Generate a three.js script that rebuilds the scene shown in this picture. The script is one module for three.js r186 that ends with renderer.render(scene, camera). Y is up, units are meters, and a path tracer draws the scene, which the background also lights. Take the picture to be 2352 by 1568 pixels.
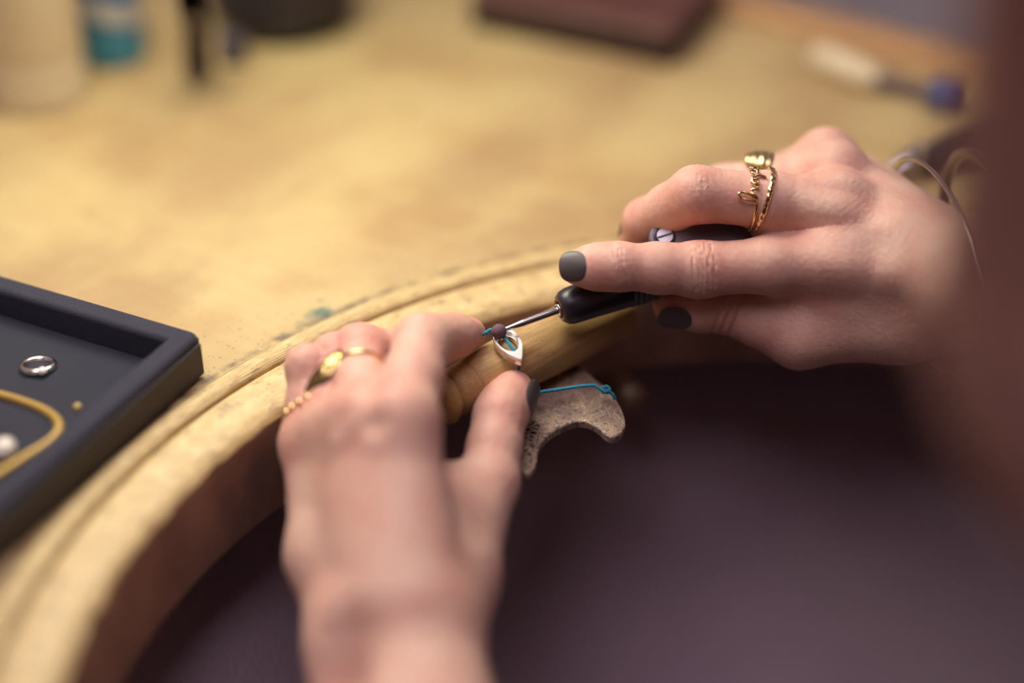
import * as THREE from 'three';
import { mergeGeometries } from 'three/addons/utils/BufferGeometryUtils.js';
import { RoundedBoxGeometry } from 'three/addons/geometries/RoundedBoxGeometry.js';
import { RectAreaLightUniformsLib } from 'three/addons/lights/RectAreaLightUniformsLib.js';
import { createNoise3D } from 'simplex-noise';

// ---------------------------------------------------------------- camera, light, exposure
const BENCH = 0.9, EYE = 0.329, PITCH = 34 * Math.PI / 180, FPX = 4000;      // bench top height, camera above it, tilt, focal length in pixels
const scene = new THREE.Scene();
const camera = new THREE.PerspectiveCamera(2 * Math.atan(784 / FPX) * 180 / Math.PI, 2352 / 1568, 0.02, 30);
camera.position.set(0, BENCH + EYE, 0);
camera.rotation.x = -PITCH;
camera.updateMatrixWorld(true);
camera.focus = 0.577;
camera.userData.fStop = 1.42;
const renderer = new THREE.WebGLRenderer({ antialias: true });
renderer.toneMapping = THREE.LinearToneMapping;
renderer.toneMappingExposure = 1.0;
renderer.shadowMap.enabled = true;
RectAreaLightUniformsLib.init();
scene.background = new THREE.Color(0.16, 0.14, 0.2);
const KEY = { color: new THREE.Color(1.0, 0.94, 0.78), power: 11.6, size: [0.2, 0.14] };
const FILL = { color: new THREE.Color(1.0, 0.81, 0.97), power: 1.8, size: [1.3, 0.9] };

// ---------------------------------------------------------------- helpers
let seed = 7;
const rnd = () => { seed = (seed + 0x6d2b79f5) | 0; let t = Math.imul(seed ^ (seed >>> 15), 1 | seed); t = (t + Math.imul(t ^ (t >>> 7), 61 | t)) ^ t; return ((t ^ (t >>> 14)) >>> 0) / 4294967296; };
const noise = createNoise3D(rnd);
const fbm = (x, y, z, o = 4) => { let s = 0, a = 0.5; for (let i = 0; i < o; i++, a *= 0.5, x *= 2.03, y *= 2.03, z *= 2.03) s += a * noise(x, y, z); return s; };
const clamp = (x, a = 0, b = 1) => Math.min(b, Math.max(a, x));
const lerp = (a, b, t) => a + (b - a) * t;
const smooth = (a, b, x) => { const t = clamp((x - a) / (b - a)); return t * t * (3 - 2 * t); };
const vec = (x, y, z) => new THREE.Vector3(x, y, z);
const V = (x, h, f) => vec(x, BENCH + h, -f);                                 // right of camera, above bench, ahead of camera (m)
const P = (px, py, z) => vec((px - 1176) / FPX * z, -(py - 784) / FPX * z, -z).applyMatrix4(camera.matrixWorld);
const G = (px, py, h = 0) => {                                                // where a line of sight meets the level h above the bench
  const u = (px - 1176) / FPX, v = (py - 784) / FPX, d = Math.sin(PITCH) + v * Math.cos(PITCH), t = (EYE - h) / d;
  return V(u * t, h, (Math.cos(PITCH) - v * Math.sin(PITCH)) * t);
};
const camVec = (r, u, t) => vec(r, u, t).transformDirection(camera.matrixWorld);
const taken = new Map();
const numbered = (n) => { const k = taken.get(n) ?? 0; taken.set(n, k + 1); return k ? `${n}_${String(k).padStart(3, '0')}` : n; };
function tag(o, label, category, group, kind) { if (label) o.userData.label = label; if (category) o.userData.category = category; if (group) o.userData.group = group; if (kind) o.userData.kind = kind; return o; }
function thing(name, label, category, pos = vec(0, 0, 0), group, turn = 0) {
  const o = new THREE.Group(); o.name = numbered(name); o.position.copy(pos); o.rotation.y = turn; scene.add(o); o.updateMatrixWorld(true);
  return tag(o, label, category, group);
}
function part(name, geo, mat, parent, label, kind) {                          // geo in the parent's own axes
  const m = new THREE.Mesh(geo, mat); m.name = parent === scene ? numbered(name) : name; m.castShadow = m.receiveShadow = true; parent.add(m); m.updateMatrixWorld(true);
  return tag(m, label, null, null, kind);
}
function wpart(name, geo, mat, parent, label, kind) {                         // geo in world axes
  parent.updateMatrixWorld(true); geo.applyMatrix4(parent.matrixWorld.clone().invert());
  return part(name, geo, mat, parent, label, kind);
}
const merge = (list) => { const l = list.map((g) => { const n = g.index ? g.toNonIndexed() : g; for (const k of Object.keys(n.attributes)) if (!['position', 'normal', 'uv', 'color'].includes(k)) n.deleteAttribute(k); return n; }); return mergeGeometries(l); };
const frame = (origin, yAxis, hint = vec(0, 1, 0)) => {                        // matrix with y along yAxis, z leaning to hint
  const y = yAxis.clone().normalize(), x = vec().crossVectors(y, hint); if (x.lengthSq() < 1e-8) x.crossVectors(y, vec(1, 0, 0)); x.normalize();
  const z = vec().crossVectors(x, y).normalize();
  return new THREE.Matrix4().makeBasis(x, y, z).setPosition(origin);
};
const tube = (pts, r, seg = 40, sides = 10, closed = false) => new THREE.TubeGeometry(new THREE.CatmullRomCurve3(pts, closed), seg, r, sides, closed);
const lathe = (pts, seg = 48) => new THREE.LatheGeometry(pts.map(([r, y]) => new THREE.Vector2(r, y)), seg);
const rbox = (w, h, d, r = 0.002, s = 3) => new RoundedBoxGeometry(w, h, d, s, r);

// computed textures
function tex(size, fn, { srgb = true, repeat, w = size, h = size } = {}) {
  const data = new Uint8Array(w * h * 4);
  for (let j = 0; j < h; j++) for (let i = 0; i < w; i++) { const c = fn(i / w, j / h, i, j), o = (j * w + i) * 4; for (let k = 0; k < 3; k++) data[o + k] = clamp(Array.isArray(c) ? c[k] : c) * 255; data[o + 3] = 255; }
  const t = new THREE.DataTexture(data, w, h); t.magFilter = THREE.LinearFilter; t.minFilter = THREE.LinearMipmapLinearFilter; t.generateMipmaps = true;
  t.wrapS = t.wrapT = THREE.MirroredRepeatWrapping; if (srgb) t.colorSpace = THREE.SRGBColorSpace; if (repeat) t.repeat.set(...repeat); t.needsUpdate = true; return t;
}
const hex = (h) => { const c = new THREE.Color(h); return c; };
const std = (color, roughness = 0.6, o = {}) => new THREE.MeshPhysicalMaterial({ color, roughness, ...o });
const mixc = (a, b, t) => a.map((x, i) => lerp(x, b[i], t));
const s255 = (r, g, b) => [r / 255, g / 255, b / 255];

// ---------------------------------------------------------------- bench axes: x runs along the bench front, -z towards its back
const E1 = vec(-0.819, 0, -0.574).normalize(), E2 = vec(0.574, 0, -0.819).normalize();
const TURN = Math.atan2(0.819, 0.574);                                        // rotation of everything that stands square to the bench
const CUT = V(0.0953, 0, 0.319);                                              // centre of the round cutout
const Bx = (b, y, a) => CUT.clone().setY(y).addScaledVector(E2, b).addScaledVector(E1, a);   // bench place: along, height, depth from the front edge
const R_EDGE = 0.2143, R_JOINT = 0.2328, R_BEAD = 0.2418;
const toBench = (p) => { const d = p.clone().sub(CUT); return [d.dot(E2), d.dot(E1)]; };

// ---------------------------------------------------------------- the room
{
  const wallMat = std(hex('#e2dedb'), 0.9, { bumpMap: tex(256, (u, v) => 0.5 + 0.5 * fbm(u * 40, v * 40, 3, 3), { srgb: false, repeat: [3, 2] }), bumpScale: 0.0006 });
  const floorTex = tex(512, (u, v) => { const plank = Math.floor(u * 8), g = fbm(plank * 9 + u * 40, v * 5, plank, 4); const joint = (u * 8) % 1 < 0.03 ? 0.5 : 1; return mixc(s255(78, 58, 58), s255(52, 39, 42), 0.5 + g).map((x) => x * joint); }, { repeat: [3, 3] });
  const floorMat = std(0xffffff, 0.55, { map: floorTex });
  const slab = (name, w, h, d, b, y, a, m) => { const o = part(name, new THREE.BoxGeometry(w, h, d), m, scene, null, 'structure'); o.position.copy(Bx(b, y, a)); o.rotation.y = TURN; return o; };
  const dimMat = std(hex('#5d5560'), 0.9);
  slab('floor', 4.2, 0.1, 4.0, -0.3, -0.05, -0.75, floorMat);
  slab('ceiling', 4.4, 0.1, 4.0, 0, 2.55, -0.75, std(hex('#8d858c'), 0.9));
  slab('wall_back', 4.4, 2.5, 0.1, 0, 1.25, 0.95, wallMat);
  slab('wall_front', 4.4, 2.5, 0.1, 0, 1.25, -2.45, dimMat);
  slab('wall_left', 0.1, 2.5, 3.3, -2.15, 1.25, -0.75, dimMat);
  slab('wall_right', 0.1, 2.5, 3.3, 1.0, 1.25, -0.75, wallMat);
}
// added ceiling panel, out of view: lavender fill that lifts the shadows
{
  const t = thing('added_fill_panel', 'flat rectangular fill light panel with a pale diffuser, added out of view on the ceiling', 'light', Bx(-0.35, 2.5, 0.1), null, TURN);
  part('frame', merge([[0.68, 0, 0.04, 0.98], [-0.68, 0, 0.04, 0.98], [0, 0.47, 1.4, 0.04], [0, -0.47, 1.4, 0.04]].map(([x, z, w, d]) => new THREE.BoxGeometry(w, 0.05, d).translate(x, -0.025, z))), std(hex('#cfccd0'), 0.5), t);
  part('diffuser', new THREE.BoxGeometry(1.32, 0.012, 0.9).translate(0, -0.02, 0), std(0xffffff, 0.8, { emissive: FILL.color, emissiveIntensity: FILL.power }), t);
  const l = new THREE.RectAreaLight(FILL.color, FILL.power, ...FILL.size); l.name = 'added_fill_panel_glow'; l.position.set(0, -0.032, 0); l.rotation.x = -Math.PI / 2; t.add(l);
}

// ---------------------------------------------------------------- workbench
const benchTop = (() => {
  const S = 1024, SPAN = 0.5, o = toBench(G(1000, 500)), cx = o[0] - SPAN / 2, cy = o[1] - SPAN / 2;      // one tile of the surface, half a metre wide
  const blots = [[742, 718, 0.0035, 0.7, [60, 92, 90]], [715, 726, 0.0028, 0.45, [96, 110, 92]], [690, 742, 0.0022, 0.3, [110, 112, 90]], [735, 690, 0.0014, 0.35, [90, 100, 84]], [658, 778, 0.003, 0.45, [96, 92, 78]], [205, 490, 0.003, 0.35, [120, 96, 66]], [1150, 590, 0.004, 0.3, [150, 122, 76]], [1140, 640, 0.003, 0.35, [140, 112, 70]], [620, 812, 0.0026, 0.5, [92, 84, 66]], [570, 600, 0.0022, 0.2, [140, 112, 70]]]
    .map(([x, y, r, a, c]) => { const b = toBench(G(x, y)); return [b[0], b[1], r, a, c.map((k) => k / 255)]; });
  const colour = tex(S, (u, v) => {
    const b = cx + u * SPAN, a = cy + v * SPAN;
    const grain = fbm(a * 14, b * 110, 1, 4), fine = noise(a * 120, b * 1500, 5), blotch = fbm(a * 11, b * 13, 8, 4), patch = fbm(a * 40, b * 36, 2, 3);
    let c = mixc([0.785, 0.705, 0.50], [0.735, 0.64, 0.43], clamp(0.5 + grain * 0.35 + fine * 0.05));
    c = mixc(c, [0.63, 0.48, 0.29], clamp(blotch * 0.9 - 0.02) * 0.75);
    c = mixc(c, [0.86, 0.74, 0.52], clamp(patch - 0.1) * 0.4);
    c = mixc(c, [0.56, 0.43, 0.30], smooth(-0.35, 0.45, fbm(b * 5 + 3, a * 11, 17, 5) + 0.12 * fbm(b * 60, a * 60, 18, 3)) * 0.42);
    const r = Math.hypot(b, a), grime = Math.exp(-(((r - R_BEAD - 0.0015) / 0.0016) ** 2)) * clamp(0.45 + fbm(b * 90, a * 90, 11, 3) * 1.6);
    c = mixc(c, [0.35, 0.29, 0.22], clamp(grime) * 0.75);
    const speck = noise(b * 900, a * 900, 14) * 0.6 + noise(b * 310, a * 310, 15) * 0.55;
    const near = smooth(0.03, 0, r - R_BEAD);
    c = mixc(c, [0.30, 0.25, 0.2], smooth(0.72, 0.95, speck + near * 0.12) * 0.55);
    for (const [x, y, rr, k, col] of blots) { const d = Math.hypot((b - x), (a - y)) / rr * (1 + 0.8 * fbm(b * 420, a * 420, x * 90, 3)); if (d < 1.6) c = mixc(c, col, k * smooth(1.25, 0.55, d)); }
    return c;
  });
  const bump = tex(512, (u, v) => 0.5 + 0.35 * fbm(u * 14, v * 220, 4, 4) + 0.25 * noise(u * 90, v * 90, 6), { srgb: false });
  colour.userData = { cx, cy, SPAN };
  for (const t of [colour, bump]) { t.repeat.set(1 / SPAN, 1 / SPAN); t.offset.set(-cx / SPAN, -cy / SPAN); }
  return { colour, bump };
})();
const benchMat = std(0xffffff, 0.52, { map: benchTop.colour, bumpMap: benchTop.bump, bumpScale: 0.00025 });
const edgeTex = tex(512, (u, v) => {                                           // u along the arc, v across
  const g = fbm(u * 30, v * 5, 3, 4), wear = fbm(u * 50, v * 4, 9, 4), speck = noise(u * 160, v * 22, 12);
  let c = mixc([0.86, 0.77, 0.55], [0.77, 0.66, 0.45], clamp(0.5 + g));
  c = mixc(c, [0.42, 0.36, 0.29], smooth(0.2, 0.55, wear) * 0.4);
  return mixc(c, [0.3, 0.25, 0.2], smooth(0.7, 0.95, speck) * 0.5);
});
edgeTex.repeat.set(2, 1);
const edgeMat = std(0xffffff, 0.5, { map: edgeTex, bumpMap: tex(256, (u, v) => 0.5 + 0.5 * fbm(u * 30, v * 20, 5, 4), { srgb: false }), bumpScale: 0.0004 });
const fasciaTex = tex(512, (u, v) => { const g = fbm(u * 30, v * 2.5, 21, 4), f = fbm(u * 90, v * 8, 22, 3); return mixc(mixc([0.58, 0.45, 0.38], [0.68, 0.54, 0.45], clamp(0.5 + g * 1.2)), [0.66, 0.54, 0.43], smooth(0.25, 0.6, f) * 0.5); });
const fasciaMat = std(0xffffff, 0.8, { map: fasciaTex, bumpMap: fasciaTex, bumpScale: 0.0006 });
{
  const t = thing('workbench', 'worn pale wooden workbench with a round cutout in its front edge', 'workbench', CUT.clone().setY(0), null, TURN);
  const L = -0.72, R = 0.363, D = 0.66, TH = 0.04;
  const sh = new THREE.Shape();                                                // x along the front, y towards the back
  sh.moveTo(R, 0); sh.lineTo(R, D); sh.lineTo(L, D); sh.lineTo(L, 0); sh.lineTo(-R_BEAD, 0); sh.absarc(0, 0, R_BEAD, Math.PI, 0, true); sh.lineTo(R, 0);
  const top = new THREE.ExtrudeGeometry(sh, { depth: TH, bevelEnabled: false, curveSegments: 160 });
  top.rotateX(-Math.PI / 2).translate(0, BENCH - TH, 0);
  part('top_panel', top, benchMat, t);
  const arc = (prof, seg = 160) => new THREE.LatheGeometry(prof.map(([r, y]) => new THREE.Vector2(r, y)), seg, Math.PI / 2, Math.PI).translate(0, BENCH, 0);
  const bead = []; for (let i = 0; i <= 14; i++) { const a = Math.PI * (1 - i / 14); bead.push([(R_BEAD + R_JOINT) / 2 + 0.0003 + Math.cos(a) * (R_BEAD - R_JOINT - 0.0008) / 2 * -1, -0.001 + Math.sin(a) * 0.0028]); }
  part('bead', arc([[R_BEAD - 0.0002, -0.03], ...bead, [R_JOINT + 0.0006, -0.03]]), edgeMat, t, 'raised rounded bead along the cutout');
  { const q = G(503, 884, 0.001); wpart('nail_head', new THREE.SphereGeometry(0.0013, 20, 12).scale(1, 0.4, 1).translate(q.x, q.y, q.z), std(hex('#8a8a72'), 0.5), t, 'dull grey green nail head set in the bead'); }
  const strip = [[R_JOINT - 0.0002, -0.03], [R_JOINT - 0.0002, -0.0012], [R_JOINT - 0.0008, -0.0004], [R_JOINT - 0.004, 0], [R_EDGE + 0.006, -0.0003], [R_EDGE + 0.003, -0.0009], [R_EDGE + 0.001, -0.0022], [R_EDGE, -0.004]];
  const stripGeo = arc(strip, 200);
  { const p = stripGeo.attributes.position; for (let i = 0; i < p.count; i++) { const x = p.getX(i), z = p.getZ(i), r = Math.hypot(x, z); if (r < R_EDGE + 0.0045) { const a = Math.atan2(z, x), k = 1 + 0.0016 * fbm(a * 16, 0, 2, 4) / R_EDGE * (r < R_EDGE + 0.002 ? 1 : 0.6); p.setX(i, x * k); p.setZ(i, z * k); } } stripGeo.computeVertexNormals(); }
  part('edge_strip', stripGeo, edgeMat, t, 'flat outer strip of the cutout with a worn rim');
  part('fascia', arc([[R_EDGE, -0.004], [R_EDGE + 0.0004, -0.012], [R_EDGE + 0.0002, -0.038], [R_EDGE + 0.002, -0.041], [R_BEAD + 0.002, -0.041]], 160), fasciaMat, t, 'brown inner face of the cutout');
  const sideMat = std(hex('#c9ab80'), 0.5, { map: tex(128, (u, v) => mixc([1, 0.93, 0.86], [0.86, 0.76, 0.66], clamp(0.5 + fbm(u * 4, v * 40, 1, 3)))) });
  part('side_rail', rbox(0.02, 0.05, D + 0.01, 0.004).translate(R + 0.01, BENCH - 0.018, -D / 2), sideMat, t, 'orange brown rail along the side edge');
  for (const [x, z] of [[L + 0.05, -0.06], [R - 0.05, -0.06], [L + 0.05, -D + 0.06], [R - 0.05, -D + 0.06]]) part('leg', rbox(0.07, BENCH - TH, 0.07, 0.004).translate(x, (BENCH - TH) / 2, z), fasciaMat, t);
}
// leather catch skin hung under the cutout
{
  const t = thing('leather_skin', 'mauve leather catch skin hanging below the round cutout', 'leather skin', CUT.clone().setY(0), null, TURN);
  const nR = 26, nA = 64, pos = [], uv = [], idx = [];
  for (let s = 0; s < 2; s++) for (let i = 0; i <= nR; i++) for (let j = 0; j <= nA; j++) {
    const f = i / nR, a = Math.PI * (j / nA), r = f * (R_BEAD + 0.004), y = BENCH - 0.046 - 0.17 * (1 - f ** 2.2) - 0.004 * noise(r * 14 * Math.cos(a), r * 14 * Math.sin(a), 4) * (1 - f) - s * 0.0025;
    pos.push(Math.cos(a) * r, y, -Math.sin(a) * r - 0.0); uv.push(r * Math.cos(a) * 4, r * Math.sin(a) * 4);
  }
  const w = nA + 1, n = (nR + 1) * w;
  for (let s = 0; s < 2; s++) for (let i = 0; i < nR; i++) for (let j = 0; j < nA; j++) { const a = s * n + i * w + j, q = s ? [a, a + 1, a + w, a + 1, a + w + 1, a + w] : [a, a + w, a + 1, a + 1, a + w, a + w + 1]; idx.push(...q); }
  const g = new THREE.BufferGeometry(); g.setAttribute('position', new THREE.Float32BufferAttribute(pos, 3)); g.setAttribute('uv', new THREE.Float32BufferAttribute(uv, 2)); g.setIndex(idx); g.computeVertexNormals();
  part('hide', g, std(hex('#98868f'), 0.85, { bumpMap: tex(256, (u, v) => 0.5 + 0.5 * fbm(u * 30, v * 30, 2, 4), { srgb: false, repeat: [3, 3] }), bumpScale: 0.0006 }), t);  // base colour made paler than dark leather to lift the shade under the bench
  const rim = []; for (let j = 0; j <= 40; j++) { const a = Math.PI * j / 40; rim.push(vec(Math.cos(a) * (R_BEAD + 0.004), BENCH - 0.0445, -Math.sin(a) * (R_BEAD + 0.004))); }
  part('binding', tube(rim, 0.003, 120, 8), std(hex('#3a2a2a'), 0.7), t);
}

// ---------------------------------------------------------------- signed distance bodies and their mesher
const cap = (a, b, ra, rb = ra) => { const d = b.clone().sub(a); return { ax: a.x, ay: a.y, az: a.z, dx: d.x, dy: d.y, dz: d.z, inv: 1 / Math.max(1e-12, d.lengthSq()), ra, rb }; };
const ball = (a, r) => cap(a, a.clone().add(vec(1e-6, 0, 0)), r, r);
const capD = (c, x, y, z) => {
  const px = x - c.ax, py = y - c.ay, pz = z - c.az, t = clamp((px * c.dx + py * c.dy + pz * c.dz) * c.inv);
  const qx = px - c.dx * t, qy = py - c.dy * t, qz = pz - c.dz * t;
  return Math.sqrt(qx * qx + qy * qy + qz * qz) - (c.ra + (c.rb - c.ra) * t);
};
const smin = (a, b, k) => { const h = Math.max(k - Math.abs(a - b), 0) / k; return Math.min(a, b) - h * h * k * 0.25; };
const smax = (a, b, k) => -smin(-a, -b, k);
const union = (caps, k, x, y, z) => { let d = 1e9; for (const c of caps) d = smin(d, capD(c, x, y, z), c.k ?? k); return d; };

function surface(sdf, lo, hi, cell, { colour, uv, eps = cell * 0.4, lip = 1.3, project = true } = {}) {
  const nx = Math.ceil((hi.x - lo.x) / cell) + 1, ny = Math.ceil((hi.y - lo.y) / cell) + 1, nz = Math.ceil((hi.z - lo.z) / cell) + 1, B = 6;
  const val = new Float32Array(nx * ny * nz), at = (i, j, k) => (k * ny + j) * nx + i;
  for (let k0 = 0; k0 < nz; k0 += B) for (let j0 = 0; j0 < ny; j0 += B) for (let i0 = 0; i0 < nx; i0 += B) {
    const i1 = Math.min(nx, i0 + B), j1 = Math.min(ny, j0 + B), k1 = Math.min(nz, k0 + B);
    const c = sdf(lo.x + (i0 + B / 2) * cell, lo.y + (j0 + B / 2) * cell, lo.z + (k0 + B / 2) * cell), far = Math.abs(c) > B * 0.87 * cell * lip + cell;
    for (let k = k0; k < k1; k++) for (let j = j0; j < j1; j++) for (let i = i0; i < i1; i++) val[at(i, j, k)] = far ? c : sdf(lo.x + i * cell, lo.y + j * cell, lo.z + k * cell);
  }
  const id = new Int32Array(nx * ny * nz).fill(-1), pos = [], idx = [];
  const off = [[0, 0, 0], [1, 0, 0], [0, 1, 0], [1, 1, 0], [0, 0, 1], [1, 0, 1], [0, 1, 1], [1, 1, 1]], edges = [[0, 1], [2, 3], [4, 5], [6, 7], [0, 2], [1, 3], [4, 6], [5, 7], [0, 4], [1, 5], [2, 6], [3, 7]];
  for (let k = 0; k < nz - 1; k++) for (let j = 0; j < ny - 1; j++) for (let i = 0; i < nx - 1; i++) {
    const v = off.map(([a, b, c]) => val[at(i + a, j + b, k + c)]);
    let neg = 0; for (const q of v) if (q < 0) neg++;
    if (neg === 0 || neg === 8) continue;
    let x = 0, y = 0, z = 0, n = 0;
    for (const [a, b] of edges) if ((v[a] < 0) !== (v[b] < 0)) { const t = v[a] / (v[a] - v[b]); x += lerp(off[a][0], off[b][0], t); y += lerp(off[a][1], off[b][1], t); z += lerp(off[a][2], off[b][2], t); n++; }
    id[at(i, j, k)] = pos.length / 3; pos.push(lo.x + (i + x / n) * cell, lo.y + (j + y / n) * cell, lo.z + (k + z / n) * cell);
  }
  const quad = (a, b, c, d, flip) => { if (a < 0 || b < 0 || c < 0 || d < 0) return; flip ? idx.push(a, c, b, b, c, d) : idx.push(a, b, c, c, b, d); };
  for (let k = 0; k < nz - 1; k++) for (let j = 0; j < ny - 1; j++) for (let i = 0; i < nx - 1; i++) {
    const s = val[at(i, j, k)] < 0;
    if (j && k && s !== val[at(i + 1, j, k)] < 0) quad(id[at(i, j - 1, k - 1)], id[at(i, j, k - 1)], id[at(i, j - 1, k)], id[at(i, j, k)], !s);
    if (i && k && s !== val[at(i, j + 1, k)] < 0) quad(id[at(i - 1, j, k - 1)], id[at(i, j, k - 1)], id[at(i - 1, j, k)], id[at(i, j, k)], s);
    if (i && j && s !== val[at(i, j, k + 1)] < 0) quad(id[at(i - 1, j - 1, k)], id[at(i, j - 1, k)], id[at(i - 1, j, k)], id[at(i, j, k)], !s);
  }
  const n = pos.length / 3, nor = new Float32Array(n * 3), col = colour && new Float32Array(n * 3), uvs = new Float32Array(n * 2);
  for (let i = 0; i < n; i++) {
    let x = pos[i * 3], y = pos[i * 3 + 1], z = pos[i * 3 + 2];
    const grad = () => { const gx = sdf(x + eps, y, z) - sdf(x - eps, y, z), gy = sdf(x, y + eps, z) - sdf(x, y - eps, z), gz = sdf(x, y, z + eps) - sdf(x, y, z - eps), l = Math.hypot(gx, gy, gz) || 1; return [gx / l, gy / l, gz / l]; };
    const g = grad();
    if (project) { const d = clamp(sdf(x, y, z), -cell, cell); x -= g[0] * d; y -= g[1] * d; z -= g[2] * d; pos[i * 3] = x; pos[i * 3 + 1] = y; pos[i * 3 + 2] = z; }
    nor.set(g, i * 3);
    if (col) col.set(colour(x, y, z, g), i * 3);
    uvs.set(uv ? uv(x, y, z, g) : [x + z * 0.7, y + z * 0.3], i * 2);
  }
  const geo = new THREE.BufferGeometry(); geo.setAttribute('position', new THREE.Float32BufferAttribute(pos, 3)); geo.setAttribute('normal', new THREE.BufferAttribute(nor, 3));
  if (col) geo.setAttribute('color', new THREE.BufferAttribute(col, 3)); geo.setAttribute('uv', new THREE.BufferAttribute(uvs, 2)); geo.setIndex(idx);
  return geo;
}
const boundsOf = (caps, m) => { const lo = vec(9, 9, 9), hi = vec(-9, -9, -9); for (const c of caps) for (const t of [0, 1]) { const r = Math.max(c.ra, c.rb) + m, p = vec(c.ax + c.dx * t, c.ay + c.dy * t, c.az + c.dz * t); lo.min(p.clone().subScalar(r)); hi.max(p.clone().addScalar(r)); } return [lo, hi]; };
// where a straight line from `from` along `dir` leaves the body
const leave = (sdf, from, dir, far = 0.02) => { let t = far; for (let i = 0; i < 60; i++) { const d = sdf(from.x + dir.x * t, from.y + dir.y * t, from.z + dir.z * t); if (d < 2e-5) break; t -= d * 0.8; if (t < 0) return 0; } return t; };
const mm = 0.001;

// ---------------------------------------------------------------- the two hands
// a finger: joints with radii, root inside the palm first
const chain = (pts) => pts.slice(1).map((p, i) => cap(pts[i][0], p[0], pts[i][1] * mm, p[1] * mm));
function handSdf(h) {
  return (x, y, z) => {
    let palm = union(h.palm, h.kp, x, y, z);
    if (h.dents) for (const c of h.dents) palm = smax(palm, -capD(c, x, y, z), c.k ?? 0.01);
    let d = palm;
    for (const f of h.fingers) { const q = union(f, 0.004, x, y, z); d = Math.min(d, smin(palm, q, f.k ?? h.kj)); }
    if (h.extra) for (const c of h.extra) d = smin(d, capD(c, x, y, z), c.k ?? 0.004);
    if (h.detail && Math.abs(d) < 0.002) d -= h.detail(x, y, z);
    return d;
  };
}
const withK = (c, k) => { c.k = k; return c; };

// right hand, holding the handpiece
const RJ = {
  i: [P(1925, 598, 0.579), P(1606, 619, 0.5775), P(1418, 612, 0.573), P(1322, 614, 0.5745)],
  m: [P(1918, 474, 0.583), P(1600, 446, 0.581), P(1482, 506, 0.598), P(1462, 556, 0.607)],
  r: [P(1912, 396, 0.598), P(1664, 436, 0.611), P(1580, 520, 0.624), P(1575, 580, 0.622)],
  p: [P(1896, 366, 0.616), P(1724, 440, 0.628), P(1650, 510, 0.634), P(1640, 560, 0.630)],
  t: [P(2070, 730, 0.588), P(1836, 772, 0.592), P(1672, 708, 0.594), P(1537, 701, 0.592)],
  w: P(2262, 655, 0.562),
};
const rw = (dx, dy, dz) => P(2262 + dx, 655 + dy, 0.562 + dz);
const RIGHT = {
  palm: [
    cap(RJ.i[0], rw(-30, -10, 0.006), 0.0098, 0.013), cap(RJ.m[0], rw(-25, -40, 0.008), 0.0092, 0.013), cap(RJ.r[0], rw(-20, -50, 0.018), 0.0088, 0.012), cap(RJ.p[0], rw(-20, -45, 0.03), 0.0082, 0.012),
    cap(P(1950, 560, 0.597), rw(-60, 10, 0.02), 0.010, 0.014), cap(P(1960, 450, 0.612), rw(-60, 0, 0.03), 0.010, 0.013),       // palm side
    cap(RJ.t[1], RJ.t[0], 0.0098, 0.0135), cap(RJ.t[0], rw(-20, 20, 0.012), 0.0135, 0.016), cap(P(1930, 720, 0.592), P(1990, 650, 0.586), 0.0105, 0.012),
    cap(rw(-10, -10, 0.004), V(0.372, -0.03, 0.40), 0.0185, 0.036), cap(rw(-10, -25, 0.024), V(0.372, -0.03, 0.40), 0.016, 0.034),
    withK(cap(P(1770, 538, 0.588), P(1900, 545, 0.588), 0.0055, 0.009), 0.008), withK(cap(P(1790, 668, 0.590), P(1910, 670, 0.589), 0.006, 0.011), 0.010),
    withK(ball(P(1930, 588, 0.5755), 0.0092), 0.007), withK(ball(P(1926, 466, 0.5775), 0.0090), 0.006), withK(ball(P(1918, 388, 0.594), 0.0088), 0.005), withK(ball(P(1899, 356, 0.6135), 0.0085), 0.006),
  ],
  dents: [withK(cap(P(1870, 535, 0.5655), P(2010, 560, 0.5585), 0.0035, 0.003), 0.01), withK(cap(P(1870, 425, 0.575), P(2010, 450, 0.567), 0.003, 0.003), 0.009)],
  kp: 0.010, kj: 0.007,
  fingers: [
    chain([[RJ.i[0], 10.0], [RJ.i[0].clone().lerp(RJ.i[1], 0.5), 9.0], [RJ.i[1], 8.9], [RJ.i[1].clone().lerp(RJ.i[2], 0.5), 7.9], [RJ.i[2], 7.5], [RJ.i[2].clone().lerp(RJ.i[3], 0.55), 7.0], [RJ.i[3], 5.4]]),
    chain([[RJ.m[0], 10.2], [RJ.m[0].clone().lerp(RJ.m[1], 0.5), 9.2], [RJ.m[1], 9.0], [RJ.m[1].clone().lerp(RJ.m[2], 0.5), 7.7], [RJ.m[2], 7.0], [RJ.m[3], 6.0]]),
    chain([[RJ.r[0], 9.6], [RJ.r[0].clone().lerp(RJ.r[1], 0.5), 8.6], [RJ.r[1], 8.4], [RJ.r[2], 7.2], [RJ.r[3], 6.2]]),
    chain([[RJ.p[0], 8.6], [RJ.p[0].clone().lerp(RJ.p[1], 0.5), 7.6], [RJ.p[1], 7.4], [RJ.p[2], 6.4], [RJ.p[3], 5.6]]),
    chain([[RJ.t[1], 9.9], [RJ.t[1].clone().lerp(RJ.t[2], 0.55), 8.3], [RJ.t[2], 8.3], [RJ.t[2].clone().lerp(RJ.t[3], 0.5), 7.9], [RJ.t[3], 5.6]]),
  ],
  extra: [],
};
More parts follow.
